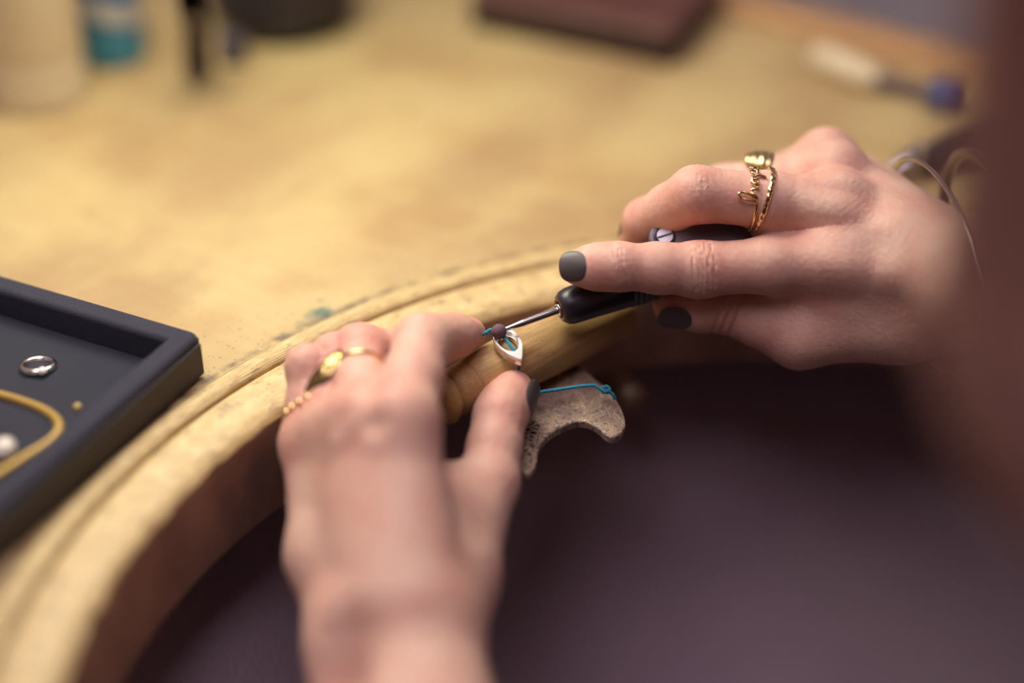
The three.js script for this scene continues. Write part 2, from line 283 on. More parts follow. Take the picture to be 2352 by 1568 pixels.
// left hand, pinching the thread on the wooden stick
const LJ = {
  i: [P(918, 966, 0.521), P(970, 786, 0.552), P(1042, 772, 0.5690), P(1076, 766, 0.577)],
  m: [P(832, 966, 0.531), P(826, 806, 0.563), P(910, 812, 0.573), P(952, 846, 0.572)],
  r: [P(768, 990, 0.543), P(772, 822, 0.5630), P(838, 842, 0.5665), P(882, 866, 0.5660)],
  p: [P(718, 1018, 0.552), P(708, 842, 0.5585), P(766, 840, 0.5630), P(800, 852, 0.5645)],
  t: [P(1010, 1340, 0.525), P(1120, 1112, 0.549), P(1148, 956, 0.564), P(1180, 894, 0.572)],
  w: P(902, 1450, 0.503),
};
const lw = (dx, dy, dz = 0) => P(902 + dx, 1450 + dy, 0.503 + dz);
const LELBOW = V(0.0, -0.085, 0.135);
const LEFT = {
  palm: [
    cap(LJ.i[0], lw(60, -60, 0.002), 0.0100, 0.015), cap(LJ.m[0], lw(10, -60, 0.0), 0.0098, 0.0155), cap(LJ.r[0], lw(-40, -60, 0.006), 0.0094, 0.014), cap(LJ.p[0], P(752, 1280, 0.53), 0.0092, 0.0112), cap(P(752, 1280, 0.53), lw(-80, 0, 0.010), 0.0112, 0.0135),
    cap(P(900, 1010, 0.548), lw(0, -50, 0.018), 0.011, 0.015), cap(P(790, 1040, 0.562), lw(-50, -40, 0.022), 0.010, 0.014),
    cap(LJ.t[1], LJ.t[0], 0.0095, 0.0165), cap(LJ.t[0], lw(90, -20, 0.008), 0.0165, 0.0145), cap(P(1040, 1140, 0.542), P(990, 1180, 0.531), 0.010, 0.013),
    cap(lw(62, 0, 0.002), LELBOW.clone().add(vec(0.012, 0, 0)), 0.0165, 0.034), cap(lw(-66, 6, 0.006), LELBOW.clone().add(vec(-0.012, 0, 0)), 0.0155, 0.034), cap(lw(0, 0, 0.008), LELBOW, 0.018, 0.035),
    withK(ball(P(918, 972, 0.5208), 0.0096), 0.010), withK(ball(P(832, 972, 0.5305), 0.0096), 0.010), withK(ball(P(768, 992, 0.542), 0.009), 0.008), withK(ball(P(718, 1020, 0.551), 0.0086), 0.008),
    withK(ball(lw(-84, 30, -0.002), 0.010), 0.012),
  ],
  dents: [withK(cap(P(878, 880, 0.5215), P(876, 968, 0.5135), 0.003), 0.006), withK(cap(P(800, 890, 0.532), P(800, 970, 0.5245), 0.003), 0.006), withK(cap(lw(-130, 30, -0.02), lw(-120, 130, -0.02), 0.006), 0.014)],
  kp: 0.009, kj: 0.004,
  fingers: [
    chain([[LJ.i[0], 10.4], [LJ.i[0].clone().lerp(LJ.i[1], 0.5), 9.2], [LJ.i[1], 8.7], [LJ.i[1].clone().lerp(LJ.i[2], 0.5), 7.5], [LJ.i[2], 6.8], [LJ.i[3], 5.7]]),
    chain([[LJ.m[0], 10.0], [LJ.m[0].clone().lerp(LJ.m[1], 0.5), 8.2], [LJ.m[1], 8.5], [LJ.m[2], 7.2], [LJ.m[3], 6.2]]),
    chain([[LJ.r[0], 9.6], [LJ.r[0].clone().lerp(LJ.r[1], 0.5), 8.2], [LJ.r[1], 7.8], [LJ.r[2], 6.8], [LJ.r[3], 6.0]]),
    chain([[LJ.p[0], 8.8], [LJ.p[0].clone().lerp(LJ.p[1], 0.5), 7.2], [LJ.p[1], 6.8], [LJ.p[2], 6.0], [LJ.p[3], 5.2]]),
    chain([[LJ.t[1], 9.6], [LJ.t[1].clone().lerp(LJ.t[2], 0.55), 8.3], [LJ.t[2], 8.2], [LJ.t[2].clone().lerp(LJ.t[3], 0.5), 7.7], [LJ.t[3], 6.4]]),
  ],
  extra: [],
};
// skin folds over the joints: lines across the finger with breaks and small cross folds
function folds(sets) {
  return sets.map(({ at, axis, up, side, r, lines }) => ({ at, a: axis.clone().normalize(), u: up.clone().normalize(), s: side.clone().normalize(), r, lines }));
}
const foldDepth = (F, x, y, z) => {
  let d = 0;
  for (const f of F) {
    const px = x - f.at.x, py = y - f.at.y, pz = z - f.at.z, t = px * f.a.x + py * f.a.y + pz * f.a.z;
    if (Math.abs(t) > 0.012) continue;
    const u = px * f.u.x + py * f.u.y + pz * f.u.z, s = px * f.s.x + py * f.s.y + pz * f.s.z;
    if (u < 0 || Math.hypot(u, s) > 0.014) continue;
    const ang = Math.atan2(s, u), fade = smooth(1.45, 0.9, Math.abs(ang));
    if (!fade) continue;
    for (const [p, dep, wid, bow, reach] of f.lines) {
      const c = p * mm + bow * mm * ang * ang + 0.0003 * noise(ang * 2.2, p * 5, 3), q = (t - c) / (wid * mm);
      if (q * q < 9) d += dep * mm * Math.exp(-q * q) * smooth(reach + 0.25, reach - 0.25, Math.abs(ang + 0.3 * noise(p * 7, 1, 2)));
    }
    const w = Math.exp(-((t / 0.0035) ** 2)) * fade; d += w * 0.00013 * Math.abs(noise(t * 1500, ang * 5.5, 9));
  }
  return d;
};
const kinkLines = [[-3.4, 0.22, 0.3, 0.5, 1.2], [-1.5, 0.16, 0.26, -0.1, 0.7], [0.1, 0.2, 0.28, -0.2, 0.9], [1.4, 0.2, 0.27, 0.3, 1.0], [3.8, 0.24, 0.28, -0.6, 1.3], [2.6, 0.1, 0.25, 0.3, 0.5]];
const rUp = camVec(0, 0.14, 0.99);
const RF = folds([
  { at: RJ.i[1], axis: RJ.i[0].clone().sub(RJ.i[1]), up: rUp, side: camVec(0, 1, -0.3), lines: kinkLines },
  { at: RJ.i[2], axis: RJ.i[0].clone().sub(RJ.i[1]), up: rUp, side: camVec(0, 1, -0.3), lines: [[-1.6, 0.12, 0.25, 0.3, 0.8], [0, 0.2, 0.28, -0.2, 0.9], [1.2, 0.16, 0.25, 0.3, 0.8], [4.0, 0.08, 0.25, 0.2, 1.2], [5.6, 0.07, 0.25, 0.2, 1.2], [7.2, 0.06, 0.25, 0.2, 1.2]] },
  { at: RJ.m[1], axis: RJ.m[0].clone().sub(RJ.m[1]), up: camVec(-0.2, 0.85, 0.5), side: camVec(0, -0.5, 0.85), lines: [[-1.6, 0.1, 0.3, 0.2, 1.0], [0.4, 0.1, 0.3, 0, 1], [2.4, 0.1, 0.3, 0, 1.0], [5, 0.07, 0.3, 0, 1.2], [7, 0.06, 0.3, 0, 1.2]] },
  { at: RJ.t[2], axis: RJ.t[1].clone().sub(RJ.t[2]), up: camVec(0, -0.35, 0.94), side: camVec(0, 0.94, 0.35), lines: [[-1.8, 0.5, 0.7, 0, 1.3], [0.8, 0.6, 0.8, 0, 1.4], [3.4, 0.55, 0.7, 0.3, 1.3]] },
]);
RIGHT.detail = (x, y, z) => -foldDepth(RF, x, y, z) + 0.00005 * noise(x * 520, y * 520, z * 520);
LEFT.detail = (x, y, z) => 0.00012 * noise(x * 300, y * 300, z * 300);
const rightSdf = handSdf(RIGHT), leftSdf = handSdf(LEFT), fingerOf = (h, i) => (x, y, z) => union(h.fingers[i], 0.004, x, y, z);

const skinTone = (red) => (x, y, z) => {                                      // linear; pigment only: redder over the joints and in fine mottles
  let k = 0; for (const [p, r, s] of red) { const d2 = (x - p.x) ** 2 + (y - p.y) ** 2 + (z - p.z) ** 2; k += s * Math.exp(-d2 / (r * r)); }
  k = clamp(k * (1.0 + 0.6 * fbm(x * 140, y * 140, z * 140, 3)) + 0.3 * fbm(x * 75, y * 75, z * 75 + 4, 4) + 0.3 * fbm(x * 32, y * 32, z * 32 + 9, 3) + 0.1 * noise(x * 420, y * 420, z * 420), -0.2, 1);
  return [lerp(0.72, 0.62, k), lerp(0.445, 0.20, k), lerp(0.335, 0.165, k)];
};
const redR = [[RJ.i[1], 0.011, 0.55], [RJ.i[2], 0.009, 0.5], [RJ.i[3], 0.008, 0.3], [RJ.i[0], 0.012, 0.35], [RJ.m[0], 0.012, 0.45], [RJ.m[1], 0.012, 0.55], [RJ.r[0], 0.011, 0.45], [RJ.p[0], 0.011, 0.35], [RJ.m[2], 0.012, 0.5], [RJ.m[3], 0.01, 0.5], [RJ.t[2], 0.011, 0.45], [RJ.t[3], 0.01, 0.4]];
const redL = [[LJ.i[1], 0.012, 0.35], [LJ.m[1], 0.012, 0.4], [LJ.r[1], 0.01, 0.35], [LJ.p[1], 0.01, 0.3], [LJ.i[0], 0.016, 0.22], [LJ.m[0], 0.016, 0.28], [LJ.r[0], 0.014, 0.25], [LJ.p[0], 0.014, 0.4], [LJ.i[2], 0.010, 0.5], [LJ.i[3], 0.009, 0.5], [LJ.t[2], 0.011, 0.5], [LJ.t[3], 0.009, 0.45]];
const skinBump = tex(512, (u, v) => { let m = 9, m2 = 9; const X = u * 34, Y = v * 34, xi = Math.floor(X), yi = Math.floor(Y); for (let a = -1; a < 2; a++) for (let b = -1; b < 2; b++) { const cx = xi + a + 0.5 + 0.42 * noise(xi + a, yi + b, 3), cy = yi + b + 0.5 + 0.42 * noise(xi + a, yi + b, 7), d = Math.hypot(cx - X, cy - Y); if (d < m) { m2 = m; m = d; } else if (d < m2) m2 = d; } return smooth(0, 0.35, m2 - m) * 0.7 + 0.15 + 0.15 * noise(u * 90, v * 90, 2); }, { srgb: false, repeat: [48, 48] });
const skinMat = std(0xffffff, 0.5, { vertexColors: true, bumpMap: skinBump, bumpScale: 0.00004, sheen: 0.25, sheenColor: new THREE.Color(1, 0.75, 0.7), sheenRoughness: 0.5, specularIntensity: 0.8 });

// ---------------------------------------------------------------- the person
const HIP = V(0.345, 0, 0.0).setY(0);
const person = thing('person', 'woman in a dark top working at the bench, bare forearms, grey nails, auburn hair', 'person', HIP);
const SH_L = V(0.12, 0.145, 0.005), SH_R = V(0.385, 0.145, 0.205), RELB = V(0.372, -0.03, 0.40), NECK = V(0.25, 0.19, 0.11), HEAD = V(0.186, 0.365, 0.268);
const hU = vec(-0.27, 0.72, -0.64).normalize(), hF = vec(-0.4, -0.74, -0.5); hF.addScaledVector(hU, -hF.dot(hU)).normalize(); const hS = vec().crossVectors(hU, hF).normalize();
const hd = (s, u, f) => HEAD.clone().addScaledVector(hS, s).addScaledVector(hU, u).addScaledVector(hF, f);
const torso = [cap(V(0.36, -0.32, -0.02), V(0.33, -0.12, 0.0), 0.115, 0.105), cap(V(0.33, -0.12, 0.0), V(0.265, 0.07, 0.085), 0.105, 0.11), cap(SH_L, SH_R, 0.05, 0.05), cap(V(0.20, 0.06, 0.035), V(0.32, 0.06, 0.125), 0.085, 0.085)];
const upperArms = [cap(SH_L, LELBOW, 0.046, 0.036), cap(SH_R, RELB, 0.046, 0.037)];
const legs = [[V(0.285, -0.34, -0.06), V(0.05, -0.36, 0.25), V(0.07, -0.86, 0.22), V(0.02, -0.875, 0.31)], [V(0.42, -0.34, 0.04), V(0.20, -0.36, 0.35), V(0.23, -0.86, 0.32), V(0.18, -0.875, 0.41)]].flatMap(([a, b, c, d]) => [cap(a, b, 0.085, 0.058), cap(b, c, 0.056, 0.036), cap(c, d, 0.034, 0.026)]);
const headCaps = [withK(ball(hd(0, 0.025, -0.012), 0.088), 0.03), withK(ball(hd(0, 0.01, 0.03), 0.07), 0.03), withK(cap(hd(0, -0.03, 0.045), hd(0, -0.085, 0.062), 0.052, 0.026), 0.03), withK(cap(hd(0.03, -0.06, 0.03), hd(-0.03, -0.06, 0.03), 0.038, 0.038), 0.03),
  withK(cap(hd(0, 0.0, 0.092), hd(0, -0.034, 0.108), 0.007, 0.011), 0.012), withK(cap(hd(0.02, -0.064, 0.083), hd(-0.02, -0.064, 0.083), 0.006), 0.008), withK(cap(hd(0.016, -0.074, 0.081), hd(-0.016, -0.074, 0.081), 0.006), 0.008),
  withK(cap(hd(0.05, 0.022, 0.082), hd(-0.05, 0.022, 0.082), 0.012), 0.02), withK(cap(hd(0.083, 0.0, -0.005), hd(0.088, -0.028, 0.0), 0.013, 0.009), 0.008), withK(cap(hd(-0.083, 0.0, -0.005), hd(-0.088, -0.028, 0.0), 0.013, 0.009), 0.008)];
const sockets = [ball(hd(0.033, 0.0, 0.103), 0.017), ball(hd(-0.033, 0.0, 0.103), 0.017)], lids = [ball(hd(0.033, 0.0, 0.078), 0.0145), ball(hd(-0.033, 0.0, 0.078), 0.0145)];
const neckCaps = [cap(NECK, hd(0, -0.03, -0.03), 0.055, 0.05)];
const bodySdf = (x, y, z) => {
  let h = union(headCaps, 0.02, x, y, z); for (const s of sockets) h = smax(h, -capD(s, x, y, z), 0.012); for (const s of lids) h = smin(h, capD(s, x, y, z), 0.004);
  let d = union(torso, 0.06, x, y, z); d = smin(d, union(neckCaps, 0.02, x, y, z), 0.04); d = smin(d, h, 0.02);
  d = smin(d, union(upperArms, 0.02, x, y, z), 0.03); d = smin(d, union(legs, 0.03, x, y, z), 0.03);
  d = smin(d, union(RIGHT.palm.slice(9, 11), 0.010, x, y, z), 0.012); d = smin(d, union(LEFT.palm.slice(10, 13), 0.011, x, y, z), 0.012);
  return d;
};
const plainSkin = skinTone([]), onPlane = (a, b) => (x, y, z) => [x * a.x + y * a.y + z * a.z, x * b.x + y * b.y + z * b.z];
const skinPieces = [];
{
  const [lo, hi] = boundsOf([...RIGHT.fingers.flat(), ...RIGHT.palm.slice(0, 9)], 0.006); hi.x = Math.max(hi.x, 0.20); hi.z = Math.max(hi.z, -0.415); lo.y = Math.min(lo.y, BENCH - 0.035);
  skinPieces.push(surface(rightSdf, lo, hi, 0.0007, { colour: skinTone(redR), eps: 0.0002, uv: onPlane(camVec(1, 0, 0), camVec(0, 0.9, -0.44)) }));
  const cutX = hi.x;
  const [lo2, hi2] = boundsOf([...LEFT.fingers.flat(), ...LEFT.palm.slice(0, 9)], 0.008); hi2.z = Math.max(hi2.z, P(900, 1568, 0.495).z + 0.035); lo2.y = Math.min(lo2.y, BENCH - 0.09);
  skinPieces.push(surface(leftSdf, lo2, hi2, 0.0012, { colour: skinTone(redL), eps: 0.0004, uv: onPlane(camVec(1, 0, 0), camVec(0, 0.8, -0.6)) }));
  const cutZ = hi2.z;
  // the rest of the body, opened where the hands' own surfaces take over
  const rest = surface(bodySdf, V(-0.08, -0.90, 0.47).setZ(-0.47), vec(0.56, BENCH + 0.52, 0.19), 0.009, { colour: plainSkin, eps: 0.002 });
  const p = rest.attributes.position, keep = [], ix = rest.index.array;
  const inHand = (i) => (p.getX(i) < cutX - 0.004 && p.getZ(i) < -0.40 && p.getY(i) > BENCH - 0.1) || (p.getZ(i) < cutZ - 0.004 && p.getX(i) < 0.06 && p.getY(i) > BENCH - 0.12);
  for (let i = 0; i < ix.length; i += 3) if (!(inHand(ix[i]) && inHand(ix[i + 1]) && inHand(ix[i + 2]))) keep.push(ix[i], ix[i + 1], ix[i + 2]);
  rest.setIndex(keep); skinPieces.push(rest);
}
const body = wpart('body', mergeGeometries(skinPieces), skinMat, person);
{
  const cloth = std(hex('#2b2530'), 0.9, { bumpMap: tex(128, (u, v) => 0.5 + 0.25 * Math.sin(u * 400) + 0.25 * Math.sin(v * 400), { srgb: false, repeat: [40, 40] }), bumpScale: 0.0003 });
  const shirt = (x, y, z) => { let d = union(torso, 0.06, x, y, z); d = smin(d, union(upperArms, 0.02, x, y, z), 0.03); d -= 0.009 + 0.003 * noise(x * 18, y * 18, z * 18); const q = HEAD.clone().sub(NECK).normalize(); const t = (x - NECK.x) * q.x + (y - NECK.y) * q.y + (z - NECK.z) * q.z; d = Math.max(d, t - 0.005); d = Math.max(d, -(capD(ball(LELBOW, 0.07), x, y, z))); d = Math.max(d, -(capD(ball(RELB, 0.07), x, y, z))); return d; };
  wpart('shirt', surface(shirt, vec(-0.02, BENCH - 0.46, -0.47), vec(0.58, BENCH + 0.33, 0.22), 0.010, { eps: 0.003 }), cloth, person, 'dark top');
  const jeans = (x, y, z) => { let d = union(legs.filter((_, i) => i % 3 < 2), 0.03, x, y, z); d = smin(d, capD(cap(V(0.285, -0.33, -0.06), V(0.42, -0.33, 0.04), 0.10, 0.10), x, y, z), 0.04); return Math.max(d - 0.01 - 0.003 * noise(x * 16, y * 16, z * 16), -(y - 0.07)); };
  wpart('trousers', surface(jeans, vec(-0.06, 0.03, -0.48), vec(0.56, BENCH - 0.2, 0.22), 0.010, { eps: 0.003 }), std(hex('#2a2633'), 0.9), person, 'dark trousers');
  for (const s of [2, 5]) { const c = legs[s], a = vec(c.ax, c.ay, c.az), b = vec(c.ax + c.dx, c.ay + c.dy, c.az + c.dz); wpart('shoe', surface((x, y, z) => Math.max(capD(cap(a, b, 0.046, 0.036), x, y, z), -(y - 0.002), y - 0.085), ...boundsOf([cap(a, b, 0.05, 0.05)], 0.01), 0.006), std(hex('#201c22'), 0.6), person); }
}
// fingernails: thin curved shells sitting on the finger ends
const polish = std(hex('#57504f'), 0.42);
function nail(sdf, joint, tip, up, { back = 0.2, len = 10.5, half = 0.95, drop = 1.1, n = 3.2, lift = 0.35, mat = polish, taper = 0 }) {
  const ax = tip.clone().sub(joint).normalize(), u = up.clone().addScaledVector(ax, -up.dot(ax)).normalize(), s = vec().crossVectors(ax, u).normalize(), base = joint.clone().lerp(tip, back);
  const at0 = base.clone().addScaledVector(ax, 0.001), r0 = leave(sdf, at0, u), rs = (leave(sdf, at0, u.clone().multiplyScalar(Math.cos(half)).addScaledVector(s, Math.sin(half))) + leave(sdf, at0, u.clone().multiplyScalar(Math.cos(half)).addScaledVector(s, -Math.sin(half)))) / 2;
  const N = 22, M = 20, pos = [], idx = [];
  for (let layer = 0; layer < 2; layer++) for (let i = 0; i <= N; i++) for (let j = 0; j <= M; j++) {
    const q = 0.5 - 0.5 * Math.cos(Math.PI * i / N), w = Math.pow(Math.max(0, 1 - Math.abs(2 * q - 1) ** n), 1 / n) * (1 - taper * q), jj = Math.sin((j / M * 2 - 1) * Math.PI / 2), a = half * w * jj;
    const rr = lerp(r0, rs, (a / half) ** 2) + lift * mm - layer * 0.0007 - 0.00025 * (jj ** 8) * (1 - layer);
    pos.push(...base.clone().addScaledVector(ax, q * len * mm).addScaledVector(u, rr * Math.cos(a) - drop * mm * q * q).addScaledVector(s, rr * Math.sin(a)).toArray());
  }
  const w = M + 1, L = (N + 1) * w;
  for (let l = 0; l < 2; l++) for (let i = 0; i < N; i++) for (let j = 0; j < M; j++) { const a = l * L + i * w + j; idx.push(...(l ? [a, a + w, a + 1, a + 1, a + w, a + w + 1] : [a, a + 1, a + w, a + 1, a + w + 1, a + w])); }
  for (let i = 0; i < N; i++) for (const j of [0, M]) { const a = i * w + j, b = a + w; idx.push(...(j ? [a, a + L, b, b, a + L, b + L] : [a, b, a + L, b, b + L, a + L])); }
  const g = new THREE.BufferGeometry(); g.setAttribute('position', new THREE.Float32BufferAttribute(pos, 3)); g.setIndex(idx); g.computeVertexNormals();
  return wpart('fingernail', g, mat, body, 'fingernail with dark grey polish');
}
nail(fingerOf(RIGHT, 0), RJ.i[2], RJ.i[3], camVec(0, 0.02, 1), { back: 0.70, len: 9.2, half: 0.76, drop: 1.6, n: 2.3 });
nail(fingerOf(RIGHT, 4), RJ.t[2], RJ.t[3], camVec(0, -0.72, 0.69), { back: 0.66, len: 11.5, half: 0.66, drop: 1.6, n: 2.3 });
nail(fingerOf(RIGHT, 1), RJ.m[2], RJ.m[3], camVec(-0.6, 0.3, -0.9), { back: 0.3, len: 9, half: 0.8 });
nail(fingerOf(LEFT, 4), LJ.t[2], LJ.t[3], camVec(1, 0.05, 0.06), { back: 0.34, len: 11.5, half: 0.74, drop: 1.2, n: 2.8 });
nail(fingerOf(LEFT, 0), LJ.i[2], LJ.i[3], camVec(-0.1, 0.05, -1), { back: 0.4, len: 9, half: 0.8 });

// hair: one falling lock of many strands, and the hair on the head
{
  const spine = new THREE.CatmullRomCurve3([hd(0.07, 0.06, 0.05), V(0.108, 0.34, 0.318), V(0.106, 0.28, 0.322), P(2446, -220, 0.325), P(2400, 150, 0.333), P(2352, 480, 0.335), P(2330, 760, 0.335), P(2400, 1030, 0.33), P(2540, 1290, 0.325), P(2700, 1500, 0.32)]);
  const N = 2400, SEG = 14, pos = [], nor = [], col = [], idx = [];
  const sx = camVec(1, 0, 0), sz = camVec(0, 0, 1), c0 = [0.20, 0.10, 0.085], c1 = [0.55, 0.28, 0.19];
  for (let n = 0; n < N; n++) {
    const rho = Math.sqrt(rnd()), phi = rnd() * 6.283, tone = rnd(), end = 0.86 + 0.14 * rnd(), fly = rnd() < 0.06 ? 1.35 : 1, ph = rnd() * 6.28, thick = 0.00016 + 0.00012 * rnd();
    const b0 = pos.length / 3;
    for (let i = 0; i <= SEG; i++) {
      const t = i / SEG * end, c = spine.getPoint(t), tan = spine.getTangent(t), R = (0.0100 + 0.003 * Math.sin(t * 3.1)) * (1 - 0.45 * smooth(0.8, 1, t)) * fly;
      const x = Math.cos(phi + 0.5 * Math.sin(t * 5 + ph)) * rho * R, z = Math.sin(phi + 0.5 * Math.sin(t * 5 + ph)) * rho * R;
      const q = c.clone().addScaledVector(sx, x).addScaledVector(sz, z), a = vec().crossVectors(tan, sz).normalize(), bb = vec().crossVectors(tan, a).normalize(), w = thick * (1 - 0.7 * smooth(0.8, 1, i / SEG));
      for (let k = 0; k < 3; k++) { const an = k * 2.094, d = a.clone().multiplyScalar(Math.cos(an)).addScaledVector(bb, Math.sin(an)); pos.push(...q.clone().addScaledVector(d, w).toArray()); nor.push(...d.toArray()); col.push(...mixc(c0, c1, tone)); }
    }
    for (let i = 0; i < SEG; i++) for (let k = 0; k < 3; k++) { const a = b0 + i * 3 + k, b = b0 + i * 3 + (k + 1) % 3; idx.push(a, b, a + 3, b, b + 3, a + 3); }
  }
  const g = new THREE.BufferGeometry(); g.setAttribute('position', new THREE.Float32BufferAttribute(pos, 3)); g.setAttribute('normal', new THREE.Float32BufferAttribute(nor, 3)); g.setAttribute('color', new THREE.Float32BufferAttribute(col, 3)); g.setIndex(idx);
  const hairMat = std(0xffffff, 0.42, { vertexColors: true, specularIntensity: 0.6 });
  wpart('hair_lock', g, hairMat, person, 'loose lock of auburn hair falling past the cheek', 'stuff');
  const crown = (x, y, z) => { let d = union(headCaps.slice(0, 2), 0.03, x, y, z) - 0.014 - 0.003 * noise(x * 60, y * 60, z * 60); d = smin(d, capD(cap(hd(0, -0.01, -0.06), NECK.clone().add(vec(0.03, -0.06, 0.05)), 0.06, 0.045), x, y, z), 0.03);
    const px = x - HEAD.x, py = y - HEAD.y, pz = z - HEAD.z, f = px * hF.x + py * hF.y + pz * hF.z, u = px * hU.x + py * hU.y + pz * hU.z; return Math.max(d, f - 0.035 - Math.max(0, u) * 0.45); };
  wpart('hair', surface(crown, vec(0.05, BENCH + 0.05, -0.42), vec(0.42, BENCH + 0.53, 0.10), 0.006, { colour: (x, y, z) => mixc(c0, c1, clamp(0.4 + 0.5 * noise(x * 30, y * 160, z * 160))) }), hairMat, person, 'auburn hair on the head');
}
// stool under the person
{
  const t = thing('stool', 'round padded stool that the person sits on', 'stool', HIP.clone().add(vec(0.01, 0, 0.01)));
  part('seat', lathe([[0, 0.36], [0.16, 0.36], [0.175, 0.375], [0.178, 0.40], [0.165, 0.425], [0.1, 0.435], [0, 0.435]]), std(hex('#2f2a33'), 0.6), t);
  for (let i = 0; i < 4; i++) { const a = i * Math.PI / 2 + 0.4; part('leg', tube([vec(Math.cos(a) * 0.11, 0.37, Math.sin(a) * 0.11), vec(Math.cos(a) * 0.2, 0.0, Math.sin(a) * 0.2)], 0.012, 4, 10), std(hex('#5b4636'), 0.5), t); }
  part('foot_ring', new THREE.TorusGeometry(0.17, 0.008, 8, 40).rotateX(Math.PI / 2).translate(0, 0.12, 0), std(hex('#777777'), 0.3, { metalness: 1 }), t);
}

// ---------------------------------------------------------------- wooden stick, bench pin, ring, thread
const woodTex = tex(512, (u, v) => { const g = fbm(u * 46, v * 4, 31, 4), b = fbm(u * 9, v * 7, 33, 3), sp = noise(u * 60, v * 60, 35); let c = mixc([0.77, 0.64, 0.42], [0.68, 0.54, 0.335], clamp(0.5 + g * 0.8)); c = mixc(c, [0.52, 0.39, 0.25], clamp(b) * 0.5); return mixc(c, [0.32, 0.25, 0.18], smooth(0.75, 0.95, sp) * 0.5); });
const woodMat = std(0xffffff, 0.55, { map: woodTex, bumpMap: woodTex, bumpScale: 0.00015 });
const ST_A = G(1003, 922, -0.005), ST_B = G(1426, 705.5, -0.005), ST_DIR = ST_B.clone().sub(ST_A).normalize();
{
  const t = thing('ring_stick', 'turned wooden ring stick with a knob end lying over the bench pin', 'ring stick', ST_A);
  const len = ST_B.distanceTo(ST_A);
  const knob = lathe([[0, -0.0012], [0.0055, -0.0010], [0.0078, -0.0002], [0.0088, 0.0016], [0.0089, 0.003], [0.0082, 0.0046], [0.0070, 0.0054], [0.006, 0.0058]], 64);
  const neck = lathe([[0.0060, 0.0054], [0.0076, 0.0060], [0.0082, 0.0085], [0.0084, 0.012], [0.0083, 0.0136], [0.0078, 0.0140]], 64);
  const shaft = new THREE.LatheGeometry([[0.0078, 0.0136], [0.0086, 0.0140], [0.0090, 0.0148], [0.0096, 0.024], [0.0102, 0.036], [0.0106, 0.05], [0.0106, len - 0.003], [0.0096, len - 0.001], [0.004, len], [0, len]].map(([r, y]) => new THREE.Vector2(r, y)), 64);
  { // whittled flats on the far half
    const sub = new THREE.CylinderGeometry(1, 1, 1, 8); sub.dispose();
    const p = shaft.attributes.position; for (let i = 0; i < p.count; i++) { const y = p.getY(i), a = Math.atan2(p.getZ(i), p.getX(i)), k = 1 - 0.05 * smooth(0.012, 0.02, y) * Math.max(0, Math.cos((a + 0.5 * noise(y * 60, 1, 2)) * 5)) * smooth(-0.2, 0.4, noise(a * 1.2, y * 70, 6)); p.setX(i, p.getX(i) * k); p.setZ(i, p.getZ(i) * k); } shaft.computeVertexNormals();
  }
  const M = frame(vec(0, 0, 0), ST_DIR);
  for (const [n, g] of [['knob', knob], ['neck', neck], ['shaft', shaft]]) part(n, g.applyMatrix4(M), woodMat, t);
}
